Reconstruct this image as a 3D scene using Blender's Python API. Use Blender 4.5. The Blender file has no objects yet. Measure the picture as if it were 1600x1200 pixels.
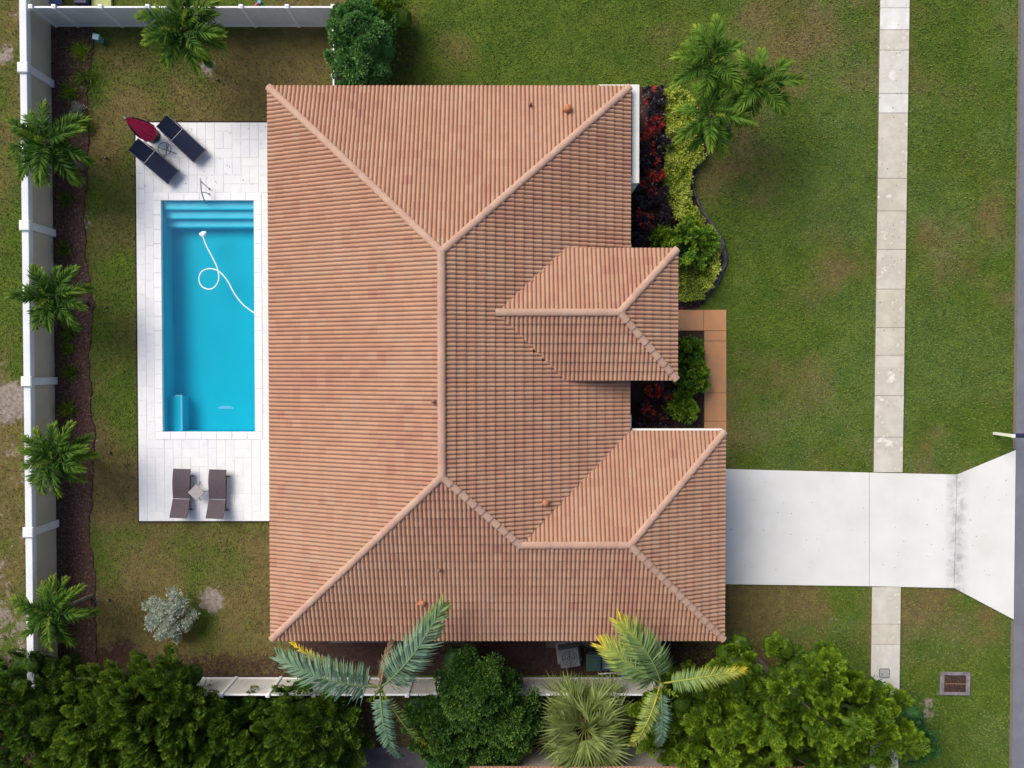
import bpy, bmesh, math, random
import numpy as np
from mathutils import Vector, Matrix, Euler
random.seed(7)
RNG = np.random.default_rng(7)
S = bpy.context.scene
COL = S.collection
PI = math.pi

# ------------------------------------------------------------------ camera
CAM_H, CAM_F, TILT = 34.5, 1311.0, math.radians(-1.15)
cam_d = bpy.data.cameras.new('camera')
cam_d.sensor_width = 36.0
cam_d.lens = CAM_F / 1600 * 36
cam_d.clip_start = 0.5
cam_d.clip_end = 2000
cam = bpy.data.objects.new('camera', cam_d)
COL.objects.link(cam)
cam.location = (0, 0, CAM_H)
cam.rotation_euler = (TILT, 0, 0)
S.camera = cam
# ------------------------------------------------------------------ world, sun, exposure
SUN_EL, SUN_AZ = math.radians(45), math.radians(138)     # azimuth counted from +x
W = bpy.data.worlds.new('World')
S.world = W
W.use_nodes = True
wn = W.node_tree
sky = wn.nodes.new('ShaderNodeTexSky')
sky.sky_type = 'NISHITA'
sky.sun_disc = False
sky.sun_elevation = SUN_EL
sky.sun_rotation = PI / 2 - SUN_AZ
sky.dust_density = 3.0
sky.air_density = 1.0
sky.ozone_density = 1.0
bg = wn.nodes['Background']
wn.links.new(sky.outputs[0], bg.inputs[0])
bg.inputs[1].default_value = 0.14
sun_d = bpy.data.lights.new('sun', 'SUN')
sun_d.energy = 3.2
sun_d.angle = math.radians(42)
sun_d.color = (1.0, 0.94, 0.86)
sun = bpy.data.objects.new('sun', sun_d)
COL.objects.link(sun)
sv = Vector((math.cos(SUN_EL) * math.cos(SUN_AZ), math.cos(SUN_EL) * math.sin(SUN_AZ), math.sin(SUN_EL)))
sun.rotation_euler = sv.to_track_quat('Z', 'Y').to_euler()
sun.location = (-20, 15, 30)
S.view_settings.view_transform = 'Standard'
S.view_settings.look = 'None'
S.view_settings.gamma = 1
S.view_settings.exposure = 0.09
S.view_settings.use_curve_mapping = False
S.cycles.max_bounces = 6
S.cycles.transparent_max_bounces = 8

# ------------------------------------------------------------------ helpers
_c, _s = math.cos(TILT), math.sin(TILT)
def G(px, py, z=0.0):
    """survey point of the photograph at a height z -> (x, y) in metres"""
    u = (px - 800) / CAM_F; v = (600 - py) / CAM_F
    dx = u; dy = v * _c + _s; dz = v * _s - _c
    k = (z - CAM_H) / dz
    return dx * k, dy * k
def G3(px, py, z=0.0):
    a = G(px, py, z); return Vector((a[0], a[1], z))

def hsh(ix, iy, seed):
    n = (ix.astype(np.int64) * 374761393 + iy.astype(np.int64) * 668265263 + seed * 1442695041) & 0xffffffff
    n = ((n ^ (n >> 13)) * 1274126177) & 0xffffffff
    n = n ^ (n >> 16)
    return (n & 0xffff) / 65535.0
def vnoise(x, y, seed=0):
    x = np.asarray(x, float); y = np.asarray(y, float)
    ix = np.floor(x); iy = np.floor(y)
    fx = x - ix; fy = y - iy
    fx = fx * fx * (3 - 2 * fx); fy = fy * fy * (3 - 2 * fy)
    a = hsh(ix, iy, seed); b = hsh(ix + 1, iy, seed); c = hsh(ix, iy + 1, seed); d = hsh(ix + 1, iy + 1, seed)
    return (a * (1 - fx) + b * fx) * (1 - fy) + (c * (1 - fx) + d * fx) * fy
def fbm(x, y, seed=0, o=4):
    t = 0; amp = .5; tot = 0; f = 1
    for i in range(o):
        t = t + amp * vnoise(np.asarray(x) * f, np.asarray(y) * f, seed + i * 17); tot += amp; amp *= .55; f *= 2.1
    return t / tot
def sstep(a, b, x):
    t = np.clip((x - a) / (b - a), 0, 1); return t * t * (3 - 2 * t)

def tag(o, label=None, cat=None, group=None, kind=None):
    if label: o['label'] = label
    if cat: o['category'] = cat
    if group: o['group'] = group
    if kind: o['kind'] = kind
    return o
def thing(name, label, cat, loc=(0, 0, 0), rotz=0, group=None):
    o = bpy.data.objects.new(name, None)
    COL.objects.link(o)
    o.empty_display_size = .2
    o.location = loc; o.rotation_euler = (0, 0, rotz)
    return tag(o, label, cat, group)
def obj(name, me, parent=None, loc=(0, 0, 0), rot=(0, 0, 0), scale=(1, 1, 1)):
    o = bpy.data.objects.new(name, me)
    COL.objects.link(o)
    o.parent = parent
    o.location = loc; o.rotation_euler = rot; o.scale = scale
    return o
def root_loc(o):
    v = Vector((0, 0, 0))
    while o is not None:
        v += Vector(o.location); o = o.parent
    return v

def set_attr(me, tint):
    at = me.attributes.new('tint', 'FLOAT', 'FACE')
    at.data.foreach_set('value', np.asarray(tint, dtype=np.float32))
def np_mesh(name, V, F, mat, tint=None, smooth=False):
    V = np.asarray(V, dtype=np.float32).reshape(-1, 3)
    F = np.asarray(F, dtype=np.int32)
    k = F.shape[1]
    me = bpy.data.meshes.new(name)
    me.vertices.add(len(V)); me.vertices.foreach_set('co', V.ravel())
    me.loops.add(F.size); me.loops.foreach_set('vertex_index', F.ravel())
    me.polygons.add(len(F))
    me.polygons.foreach_set('loop_start', np.arange(0, F.size, k, dtype=np.int32))
    me.polygons.foreach_set('loop_total', np.full(len(F), k, dtype=np.int32))
    if smooth: me.polygons.foreach_set('use_smooth', np.ones(len(F), dtype=bool))
    if mat: me.materials.append(mat)
    me.update(calc_edges=True)
    if tint is not None: set_attr(me, tint)
    return me

class MB:
    """collects shapes in local coordinates and makes one mesh"""
    def __init__(s): s.v = []; s.f = []; s.t = []; s.cur = 0.5
    def add(s, vs, fs):
        n = len(s.v); s.v += [tuple(p) for p in vs]
        for f in fs: s.f.append(tuple(i + n for i in f)); s.t.append(s.cur)
    def box(s, x0, x1, y0, y1, z0, z1):
        vs = [(x0, y0, z0), (x1, y0, z0), (x1, y1, z0), (x0, y1, z0), (x0, y0, z1), (x1, y0, z1), (x1, y1, z1), (x0, y1, z1)]
        s.add(vs, [(0, 3, 2, 1), (4, 5, 6, 7), (0, 1, 5, 4), (1, 2, 6, 5), (2, 3, 7, 6), (3, 0, 4, 7)])
    def rbox(s, x0, x1, y0, y1, z0, z1, b=.015):
        """box with chamfered top edges"""
        vs = [(x0, y0, z0), (x1, y0, z0), (x1, y1, z0), (x0, y1, z0), (x0, y0, z1 - b), (x1, y0, z1 - b), (x1, y1, z1 - b), (x0, y1, z1 - b),
              (x0 + b, y0 + b, z1), (x1 - b, y0 + b, z1), (x1 - b, y1 - b, z1), (x0 + b, y1 - b, z1)]
        s.add(vs, [(0, 3, 2, 1), (8, 9, 10, 11), (0, 1, 5, 4), (1, 2, 6, 5), (2, 3, 7, 6), (3, 0, 4, 7), (4, 5, 9, 8), (5, 6, 10, 9), (6, 7, 11, 10), (7, 4, 8, 11)])
    def prism(s, poly, z0, z1, b=0.0):
        n = len(poly)
        if sum(poly[i][0] * poly[(i + 1) % n][1] - poly[(i + 1) % n][0] * poly[i][1] for i in range(n)) < 0: poly = poly[::-1]
        vs = [(p[0], p[1], z0) for p in poly] + [(p[0], p[1], z1 - b) for p in poly]
        fs = [tuple(range(n))[::-1]] + [(i, (i + 1) % n, (i + 1) % n + n, i + n) for i in range(n)]
        if b > 0:
            cx = sum(p[0] for p in poly) / n; cy = sum(p[1] for p in poly) / n
            ins = []
            for i in range(n):
                a = Vector(poly[i - 1]); p = Vector(poly[i]); q = Vector(poly[(i + 1) % n])
                d1 = (p - a).normalized(); d2 = (q - p).normalized()
                n1 = Vector((-d1.y, d1.x)); n2 = Vector((-d2.y, d2.x))
                m = (n1 + n2); m = m / max(.3, m.dot(n1))
                ins.append(p + m * b)
            vs += [(p.x, p.y, z1) for p in ins]
            fs += [(i + n, (i + 1) % n + n, (i + 1) % n + 2 * n, i + 2 * n) for i in range(n)]
            fs.append(tuple(range(2 * n, 3 * n)))
        else:
            fs.append(tuple(range(n, 2 * n)))
        s.add(vs, fs)
    def tube(s, pts, r, n=8, caps=True, sq=1.0):
        pts = [Vector(p) for p in pts]
        rs = r if isinstance(r, (list, tuple)) else [r] * len(pts)
        vs = []; up = Vector((0, 0, 1)); prev = None
        for i, p in enumerate(pts):
            d = (pts[min(i + 1, len(pts) - 1)] - pts[max(i - 1, 0)])
            if d.length < 1e-9: d = Vector((0, 0, 1))
            d.normalize()
            if prev is None:
                a = d.cross(up)
                if a.length < .01: a = d.cross(Vector((1, 0, 0)))
            else:
                a = prev - d * prev.dot(d)
            a.normalize(); prev = a; b = d.cross(a)
            for k in range(n):
                t = 2 * PI * k / n
                vs.append(p + (a * math.cos(t) + b * math.sin(t) * sq) * rs[i])
        fs = []
        for i in range(len(pts) - 1):
            for k in range(n):
                fs.append((i * n + k, i * n + (k + 1) % n, (i + 1) * n + (k + 1) % n, (i + 1) * n + k))
        if caps:
            fs.append(tuple(range(n))[::-1]); m = (len(pts) - 1) * n
            fs.append(tuple(range(m, m + n)))
        s.add(vs, fs)
    def lathe(s, prof, n=16, cx=0, cy=0, fn=None):
        vs = []
        for i, (r, z) in enumerate(prof):
            for k in range(n):
                t = 2 * PI * k / n
                rr = r * (fn(t, i) if fn else 1)
                vs.append((cx + rr * math.cos(t), cy + rr * math.sin(t), z))
        fs = []
        for i in range(len(prof) - 1):
            for k in range(n):
                fs.append((i * n + k, i * n + (k + 1) % n, (i + 1) * n + (k + 1) % n, (i + 1) * n + k))
        fs.append(tuple(range(n))[::-1]); m = (len(prof) - 1) * n
        fs.append(tuple(range(m, m + n)))
        s.add(vs, fs)
    def mesh(s, name, mat, smooth=False, off=(0, 0, 0)):
        me = bpy.data.meshes.new(name)
        me.from_pydata([(a - off[0], b - off[1], c - off[2]) for a, b, c in s.v], [], s.f)
        me.materials.append(mat)
        if smooth: me.polygons.foreach_set('use_smooth', np.ones(len(me.polygons), dtype=bool))
        set_attr(me, s.t)
        me.update()
        return me
    def build(s, name, mat, parent=None, smooth=False, world=False):
        off = root_loc(parent) if (world and parent is not None) else (0, 0, 0)
        return obj(name, s.mesh(name, mat, smooth, off), parent)
    def struct(s, name, mat, label=None):
        o = s.build(name, mat); o['kind'] = 'structure'
        return o

# ------------------------------------------------------------------ materials
def mat(name, base, base2=None, scale=3.0, detail=6.0, rough=.8, bump=0.0, bscale=40.0, spec=.3, tintcols=None, contrast=(.35, .65),
        metallic=0.0, spots=None, trans=0.0, objrand=0.0):
    """noise mix of base/base2; tintcols: ramp driven by the 'tint' attribute; spots=(colour, scale, threshold)"""
    m = bpy.data.materials.new(name); m.use_nodes = True
    nt = m.node_tree; N = nt.nodes; L = nt.links
    bs = N['Principled BSDF']
    bs.inputs['Roughness'].default_value = rough
    bs.inputs['Specular IOR Level'].default_value = spec
    bs.inputs['Metallic'].default_value = metallic
    geo = N.new('ShaderNodeNewGeometry')
    pos = geo.outputs['Position']
    def rgb(c): return (c[0], c[1], c[2], 1)
    if tintcols:
        at = N.new('ShaderNodeAttribute'); at.attribute_name = 'tint'; at.attribute_type = 'GEOMETRY'
        rp = N.new('ShaderNodeValToRGB'); L.new(at.outputs['Fac'], rp.inputs[0])
        el = rp.color_ramp.elements
        for i, c in enumerate(tintcols):
            p = i / (len(tintcols) - 1)
            e = el[0] if i == 0 else (el[-1] if i == len(tintcols) - 1 else el.new(p))
            e.position = p; e.color = rgb(c)
        col = rp.outputs[0]
    else:
        c = N.new('ShaderNodeRGB'); c.outputs[0].default_value = rgb(base); col = c.outputs[0]
    if base2 is not None:
        nz = N.new('ShaderNodeTexNoise'); nz.inputs['Scale'].default_value = scale; nz.inputs['Detail'].default_value = detail
        nz.inputs['Roughness'].default_value = .62
        L.new(pos, nz.inputs['Vector'])
        mr = N.new('ShaderNodeMapRange'); mr.inputs[1].default_value = contrast[0]; mr.inputs[2].default_value = contrast[1]
        L.new(nz.outputs[0], mr.inputs[0])
        mx = N.new('ShaderNodeMix'); mx.data_type = 'RGBA'
        L.new(mr.outputs[0], mx.inputs[0]); L.new(col, mx.inputs[6])
        if tintcols:
            mx.blend_type = 'MULTIPLY'
        mx.inputs[7].default_value = rgb(base2)
        col = mx.outputs[2]
    if spots:
        sc, ss, st = spots
        nz = N.new('ShaderNodeTexNoise'); nz.inputs['Scale'].default_value = ss; nz.inputs['Detail'].default_value = 5
        nz.inputs['Roughness'].default_value = .7
        L.new(pos, nz.inputs['Vector'])
        mr = N.new('ShaderNodeMapRange'); mr.inputs[1].default_value = st; mr.inputs[2].default_value = st + .08
        L.new(nz.outputs[0], mr.inputs[0])
        mx = N.new('ShaderNodeMix'); mx.data_type = 'RGBA'
        L.new(mr.outputs[0], mx.inputs[0]); L.new(col, mx.inputs[6]); mx.inputs[7].default_value = rgb(sc)
        col = mx.outputs[2]
    L.new(col, bs.inputs['Base Color'])
    if bump > 0:
        nz = N.new('ShaderNodeTexNoise'); nz.inputs['Scale'].default_value = bscale; nz.inputs['Detail'].default_value = 4
        L.new(pos, nz.inputs['Vector'])
        bp = N.new('ShaderNodeBump'); bp.inputs['Strength'].default_value = bump; bp.inputs['Distance'].default_value = .03
        L.new(nz.outputs[0], bp.inputs['Height']); L.new(bp.outputs[0], bs.inputs['Normal'])
    if trans > 0:
        tr = N.new('ShaderNodeBsdfTranslucent'); L.new(col, tr.inputs[0])
        ms = N.new('ShaderNodeMixShader'); ms.inputs[0].default_value = trans
        L.new(bs.outputs[0], ms.inputs[1]); L.new(tr.outputs[0], ms.inputs[2])
        L.new(ms.outputs[0], N['Material Output'].inputs[0])
    return m
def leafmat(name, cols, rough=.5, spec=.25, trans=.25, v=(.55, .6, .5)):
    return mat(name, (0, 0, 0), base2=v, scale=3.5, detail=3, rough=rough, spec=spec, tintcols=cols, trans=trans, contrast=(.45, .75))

M = {}
M['tile'] = mat('roof_tile_clay', (0, 0, 0), base2=(.90, .90, .90), scale=1.2, detail=8, rough=.85, bump=.25, bscale=60, spec=.15,
                tintcols=[(.40, .200, .143), (.42, .228, .152), (.435, .245, .160), (.455, .268, .178), (.43, .268, .183)], contrast=(.4, .7),
                spots=((.27, .19, .15), 13.0, .69))
M['cap'] = mat('ridge_cap_clay', (.52, .29, .20), base2=(.49, .33, .23), scale=1.6, rough=.85, bump=.2, bscale=50, spec=.15)
M['deckroof'] = mat('roof_felt', (.10, .07, .06), rough=.9)
M['stucco'] = mat('cream_stucco', (.60, .56, .48), base2=(.54, .50, .42), scale=2.0, rough=.9, bump=.3, bscale=50)
M['white'] = mat('white_paint', (.78, .78, .77), base2=(.70, .70, .69), scale=1.2, rough=.55)
M['stuccowhite'] = mat('white_stucco', (.74, .74, .68), base2=(.66, .67, .62), scale=1.2, rough=.85, bump=.15)
M['vinyl'] = mat('white_vinyl', (.80, .80, .80), base2=(.72, .73, .73), scale=.8, rough=.4)
M['vinylpanel'] = mat('beige_vinyl', (.62, .59, .53), base2=(.55, .53, .48), scale=.8, rough=.5)
M['precast'] = mat('precast_panel_paint', (.56, .50, .40), base2=(.46, .42, .34), scale=.7, detail=7, rough=.85, bump=.2)
M['precastwhite'] = mat('precast_white', (.72, .74, .76), base2=(.64, .67, .70), scale=1.0, rough=.7, spots=((.45, .47, .48), 7.0, .70))
M['soffit'] = mat('soffit', (.5, .47, .42), rough=.8)
M['glass'] = mat('window_glass', (.03, .04, .05), rough=.08, spec=.6)
M['mulch'] = mat('mulch', (.055, .028, .023), base2=(.11, .07, .058), scale=9.0, detail=10, rough=.95, bump=1.0, bscale=25, spec=.05, spots=((.24, .20, .19), 3.0, .63))
M['mulchdark'] = mat('mulch_darkened', (.036, .019, .016), base2=(.062, .040, .036), scale=6.0, detail=10, rough=.95, bump=1.0, bscale=25, spec=.05)  # dark mulch, its colour lowered further for the side yard's shade
M['sand'] = mat('bare_sand', (.42, .37, .33), base2=(.28, .24, .20), scale=6.0, detail=10, rough=.95, bump=.6, bscale=20, spec=.05)
M['paver'] = mat('white_paver', (0, 0, 0), base2=(.93, .93, .94), scale=3.0, detail=8, rough=.75, bump=.12, bscale=60,
                 tintcols=[(.725, .725, .735), (.745, .745, .745), (.765, .76, .75)], contrast=(.4, .7))
M['joint'] = mat('joint_sand', (.72, .71, .70), rough=.95)
M['coping'] = mat('white_coping', (.80, .80, .80), base2=(.74, .74, .75), scale=1.5, rough=.6)
M['drive'] = mat('driveway_concrete', (0, 0, 0), base2=(.88, .875, .84), scale=.6, detail=10, rough=.8, bump=.08, bscale=60,
                 tintcols=[(.68, .68, .665), (.715, .705, .675)], contrast=(.3, .72), spots=((.42, .42, .43), 5.0, .675))
M['walk'] = mat('sidewalk_concrete', (0, 0, 0), base2=(.68, .66, .63), scale=1.4, detail=12, rough=.85, bump=.12, bscale=60,
                tintcols=[(.55, .49, .375), (.57, .53, .44), (.61, .585, .52), (.74, .73, .70)], contrast=(.35, .75), spots=((.70, .67, .59), 1.4, .57))
M['jointdark'] = mat('joint_dirt', (.17, .14, .11), rough=.95)
M['orange'] = mat('terracotta_concrete', (.56, .26, .11), base2=(.47, .24, .12), scale=2.2, detail=8, rough=.7, bump=.08, spots=((.28, .22, .19), 1.5, .72))
M['asphalt'] = mat('asphalt', (.175, .18, .205), base2=(.145, .15, .175), scale=1.3, detail=10, rough=.9, bump=.4, bscale=80, spots=((.28, .28, .30), 30, .72))
M['edging'] = mat('grey_rubber_edging', (.11, .10, .13), base2=(.05, .04, .045), scale=4, rough=.9)
M['trunk'] = mat('palm_trunk_bark', (.22, .19, .15), base2=(.13, .11, .09), scale=6, rough=.9, bump=.6, bscale=20)
M['twig'] = mat('pale_twig_bark', (.20, .17, .13), base2=(.11, .09, .07), scale=8, rough=.9)
M['bark'] = mat('bark', (.20, .17, .13), base2=(.10, .085, .065), scale=8, rough=.95, bump=.6, bscale=20)
M['palm'] = leafmat('palm_leaf', [(.022, .060, .010), (.052, .125, .015), (.13, .22, .022), (.30, .34, .04)], rough=.6, spec=.12)
M['palmbright'] = leafmat('bright_palm_leaf', [(.030, .080, .010), (.085, .180, .018), (.18, .29, .030), (.36, .40, .06)], rough=.6, spec=.12)
M['bluepalm'] = leafmat('glaucous_palm_leaf', [(.105, .20, .12), (.19, .30, .195), (.18, .28, .09), (.48, .40, .03)], rough=.5, v=(.75, .8, .8))
M['yellowpalm'] = leafmat('yellowing_palm_leaf', [(.13, .22, .085), (.20, .30, .09), (.34, .38, .06), (.66, .46, .02)], rough=.5, v=(.7, .75, .7))
M['fan'] = leafmat('fan_palm_leaf', [(.075, .11, .020), (.15, .20, .045), (.26, .31, .10), (.38, .35, .05)], rough=.5)
M['dead'] = leafmat('dead_palm_leaf', [(.16, .10, .05), (.24, .16, .09), (.30, .22, .12)], rough=.8, trans=.1)
M['hedge'] = leafmat('dark_hedge_leaf', [(.026, .060, .006), (.072, .145, .010), (.155, .255, .018), (.29, .39, .035)], rough=.6)
M['bright'] = leafmat('bright_tree_leaf', [(.036, .082, .006), (.115, .205, .010), (.22, .345, .018), (.36, .48, .03)], rough=.55)
M['shrub'] = leafmat('shrub_leaf', [(.045, .12, .015), (.11, .25, .028), (.23, .41, .035), (.40, .52, .05)], rough=.5)
M['shrubdark'] = leafmat('dark_shrub_leaf', [(.018, .055, .010), (.048, .125, .020), (.105, .22, .035), (.24, .34, .05)], rough=.5)
M['bluegreen'] = leafmat('glossy_green_leaf', [(.030, .105, .026), (.075, .22, .05), (.16, .35, .09), (.30, .48, .15)], rough=.4, spec=.3)
M['gold'] = leafmat('golden_leaf', [(.07, .12, .010), (.22, .30, .022), (.42, .50, .045), (.62, .64, .12)], rough=.4)
M['silver'] = leafmat('silver_leaf', [(.26, .29, .22), (.44, .50, .41), (.60, .66, .57), (.74, .77, .70)], rough=.6)
M['croton'] = leafmat('dark_croton_leaf', [(.012, .008, .014), (.028, .018, .028), (.05, .03, .045), (.09, .06, .08)], rough=.3, spec=.5)
M['crotonred'] = leafmat('red_croton_leaf', [(.10, .008, .014), (.36, .012, .022), (.66, .035, .024), (.78, .22, .06)], rough=.3, spec=.5)
M['navy'] = mat('navy_sling_fabric', (.012, .017, .040), base2=(.018, .023, .048), scale=14, rough=.85, spec=.08, bump=.15, bscale=120)
M['brown'] = mat('brown_wicker', (.075, .055, .065), base2=(.105, .08, .09), scale=18, rough=.75, bump=.35, bscale=90)
M['frame'] = mat('dark_frame_metal', (.03, .03, .04), rough=.45, spec=.5)
M['alu'] = mat('bright_metal', (.6, .6, .62), rough=.3, metallic=.8)
M['chrome'] = mat('steel_rail', (.32, .32, .36), rough=.3, metallic=.7)
M['crimson'] = mat('crimson_canvas', (.62, .014, .095), base2=(.50, .010, .07), scale=5, rough=.8)
M['tabletop'] = mat('taupe_table_top', (.36, .32, .31), base2=(.30, .27, .26), scale=8, rough=.6)
M['glassclear'] = mat('glass_top', (.55, .58, .6), rough=.1, spec=.6)
M['teal'] = mat('teal_box', (.12, .30, .30), base2=(.16, .34, .33), scale=5, rough=.6)
M['orangevent'] = mat('orange_vent', (.50, .20, .09), base2=(.38, .14, .07), scale=10, rough=.8)
M['ventdark'] = mat('vent_lead', (.22, .12, .09), rough=.8)
M['rust'] = mat('rusty_iron', (.10, .045, .03), base2=(.06, .035, .035), scale=20, rough=.85)
M['drainconc'] = mat('drain_concrete', (.24, .22, .23), base2=(.13, .115, .125), scale=4, rough=.9, bump=.3)
M['greylid'] = mat('grey_lid', (.38, .38, .38), base2=(.33, .33, .33), scale=10, rough=.8)
M['bingreen'] = mat('green_bin', (.018, .045, .036), rough=.5)  # bin colours darkened to carry the deep side yard shadow
M['binblue'] = mat('blue_bin', (.022, .04, .085), rough=.5)
M['acgrey'] = mat('grey_ac_metal', (.10, .105, .125), rough=.6)  # side yard shadow is put into this grey as well
M['acfan'] = mat('dark_grille', (.03, .03, .035), rough=.5)
M['bluetoy'] = mat('blue_plastic', (.02, .02, .35), rough=.4)
M['limeboard'] = mat('lime_board', (.42, .46, .17), base2=(.38, .42, .15), scale=4, rough=.7)
M['bluetarp'] = mat('blue_tarp', (.12, .16, .33), base2=(.09, .13, .28), scale=4, rough=.5)
M['navymetal'] = mat('navy_metal', (.02, .025, .07), rough=.5)
M['cream'] = mat('cream_post_paint', (.80, .78, .66), rough=.6)
M['pink'] = mat('pink_plastic', (.6, .08, .2), rough=.5)
M['cyan'] = mat('cyan_plastic', (.05, .4, .5), rough=.5)
M['hose'] = mat('white_hose', (.82, .86, .88), rough=.4)

# pool plaster and water
M['plaster'] = mat('pool_plaster', (.004, .62, .77), base2=(.004, .585, .73), scale=.5, rough=.8)
M['plasterlight'] = mat('pool_step_plaster', (.26, .80, .95), base2=(.22, .74, .90), scale=.8, rough=.8)
M['trim'] = mat('step_trim', (.35, .68, .85), rough=.6)
def water_mat():
    m = bpy.data.materials.new('pool_water'); m.use_nodes = True
    nt = m.node_tree; N = nt.nodes; L = nt.links
    N.remove(N['Principled BSDF'])
    tr = N.new('ShaderNodeBsdfTransparent'); tr.inputs[0].default_value = (.70, .96, .99, 1)
    gl = N.new('ShaderNodeBsdfGlossy'); gl.inputs['Roughness'].default_value = .12
    fr = N.new('ShaderNodeFresnel'); fr.inputs[0].default_value = 1.33
    nz = N.new('ShaderNodeTexNoise'); nz.inputs['Scale'].default_value = 2.5; nz.inputs['Detail'].default_value = 3
    geo = N.new('ShaderNodeNewGeometry'); L.new(geo.outputs['Position'], nz.inputs['Vector'])
    bp = N.new('ShaderNodeBump'); bp.inputs['Strength'].default_value = .12; bp.inputs['Distance'].default_value = .05
    L.new(nz.outputs[0], bp.inputs['Height']); L.new(bp.outputs[0], gl.inputs['Normal']); L.new(bp.outputs[0], fr.inputs['Normal'])
    ms = N.new('ShaderNodeMixShader'); L.new(fr.outputs[0], ms.inputs[0]); L.new(tr.outputs[0], ms.inputs[1]); L.new(gl.outputs[0], ms.inputs[2])
    L.new(ms.outputs[0], N['Material Output'].inputs[0])
    return m
M['water'] = water_mat()

# lawn: colours by the dryness / sand attributes sampled on the sheet and on the blades
def lawn_mat(name, blades=False):
    m = bpy.data.materials.new(name); m.use_nodes = True
    nt = m.node_tree; N = nt.nodes; L = nt.links
    bs = N['Principled BSDF']; bs.inputs['Roughness'].default_value = .9; bs.inputs['Specular IOR Level'].default_value = .08
    def attr(n):
        a = N.new('ShaderNodeAttribute'); a.attribute_name = n; a.attribute_type = 'GEOMETRY'; return a.outputs['Fac']
    geo = N.new('ShaderNodeNewGeometry')
    def noise(sc, det=6, r=.65):
        nz = N.new('ShaderNodeTexNoise'); nz.inputs['Scale'].default_value = sc; nz.inputs['Detail'].default_value = det
        nz.inputs['Roughness'].default_value = r; L.new(geo.outputs['Position'], nz.inputs['Vector']); return nz.outputs[0]
    def rng(i, a, b, c=0, d=1):
        mr = N.new('ShaderNodeMapRange'); L.new(i, mr.inputs[0])
        for k, v in zip((1, 2, 3, 4), (a, b, c, d)): mr.inputs[k].default_value = v
        return mr.outputs[0]
    def mix(f, a, b, bt='MIX'):
        mx = N.new('ShaderNodeMix'); mx.data_type = 'RGBA'; mx.blend_type = bt
        if hasattr(f, 'default_value') or hasattr(f, 'links'): L.new(f, mx.inputs[0])
        else: mx.inputs[0].default_value = f
        for s, v in ((6, a), (7, b)):
            if isinstance(v, tuple): mx.inputs[s].default_value = (*v, 1)
            else: L.new(v, mx.inputs[s])
        return mx.outputs[2]
    g = mix(rng(noise(.9), .35, .65), (.066, .122, .014), (.128, .178, .022))
    g = mix(rng(noise(7, 4), .45, .7), g, (.062, .115, .015))
    d = mix(rng(noise(3), .35, .65), (.205, .160, .055), (.150, .108, .048))
    dry = attr('dry')
    md = N.new('ShaderNodeMath'); md.operation = 'ADD'
    L.new(dry, md.inputs[0]); L.new(rng(noise(9, 5, .75), .3, .7, -.28, .28), md.inputs[1])
    c = mix(rng(md.outputs[0], .15, .85), g, d)
    # pale seed heads and thatch
    pale = N.new('ShaderNodeMath'); pale.operation = 'MULTIPLY'
    L.new(rng(noise(26, 4, .85), .53, .66), pale.inputs[0]); L.new(attr('pale'), pale.inputs[1])
    c = mix(pale.outputs[0], c, (.26, .32, .18))
    sm = N.new('ShaderNodeMath'); sm.operation = 'ADD'
    L.new(attr('sand'), sm.inputs[0]); L.new(rng(noise(4, 8, .75), .3, .7, -.35, .35), sm.inputs[1])
    sandc = mix(rng(noise(6, 8), .35, .65), (.40, .34, .30), (.22, .17, .14))
    if not blades:
        c = mix(rng(sm.outputs[0], .45, .6), c, sandc)
        soil_and_shade = mix(rng(noise(5, 8), .35, .65), (.10, .05, .035), (.055, .035, .03))
        so = N.new('ShaderNodeMath'); so.operation = 'ADD'
        L.new(attr('soil_and_shade'), so.inputs[0]); L.new(rng(noise(5, 8, .75), .3, .7, -.35, .35), so.inputs[1])
        c = mix(rng(so.outputs[0], .35, .75), c, soil_and_shade)
        c = mix(rng(noise(28, 4, .8), .35, .65, 0.0, .55), c, (.45, .48, .40), 'MULTIPLY')
        nb = N.new('ShaderNodeBump'); nb.inputs['Strength'].default_value = .8; nb.inputs['Distance'].default_value = .06
        L.new(noise(14, 6, .8), nb.inputs['Height']); L.new(nb.outputs[0], bs.inputs['Normal'])
    else:
        t = attr('tint')
        c = mix(rng(t, 0, 1), mix(.45, c, (.035, .065, .010)), mix(.5, c, (.24, .27, .07)))
    L.new(c, bs.inputs['Base Color'])
    return m
M['lawn'] = lawn_mat('lawn_soil_and_grass')
M['blades'] = lawn_mat('grass_blades', True)

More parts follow.
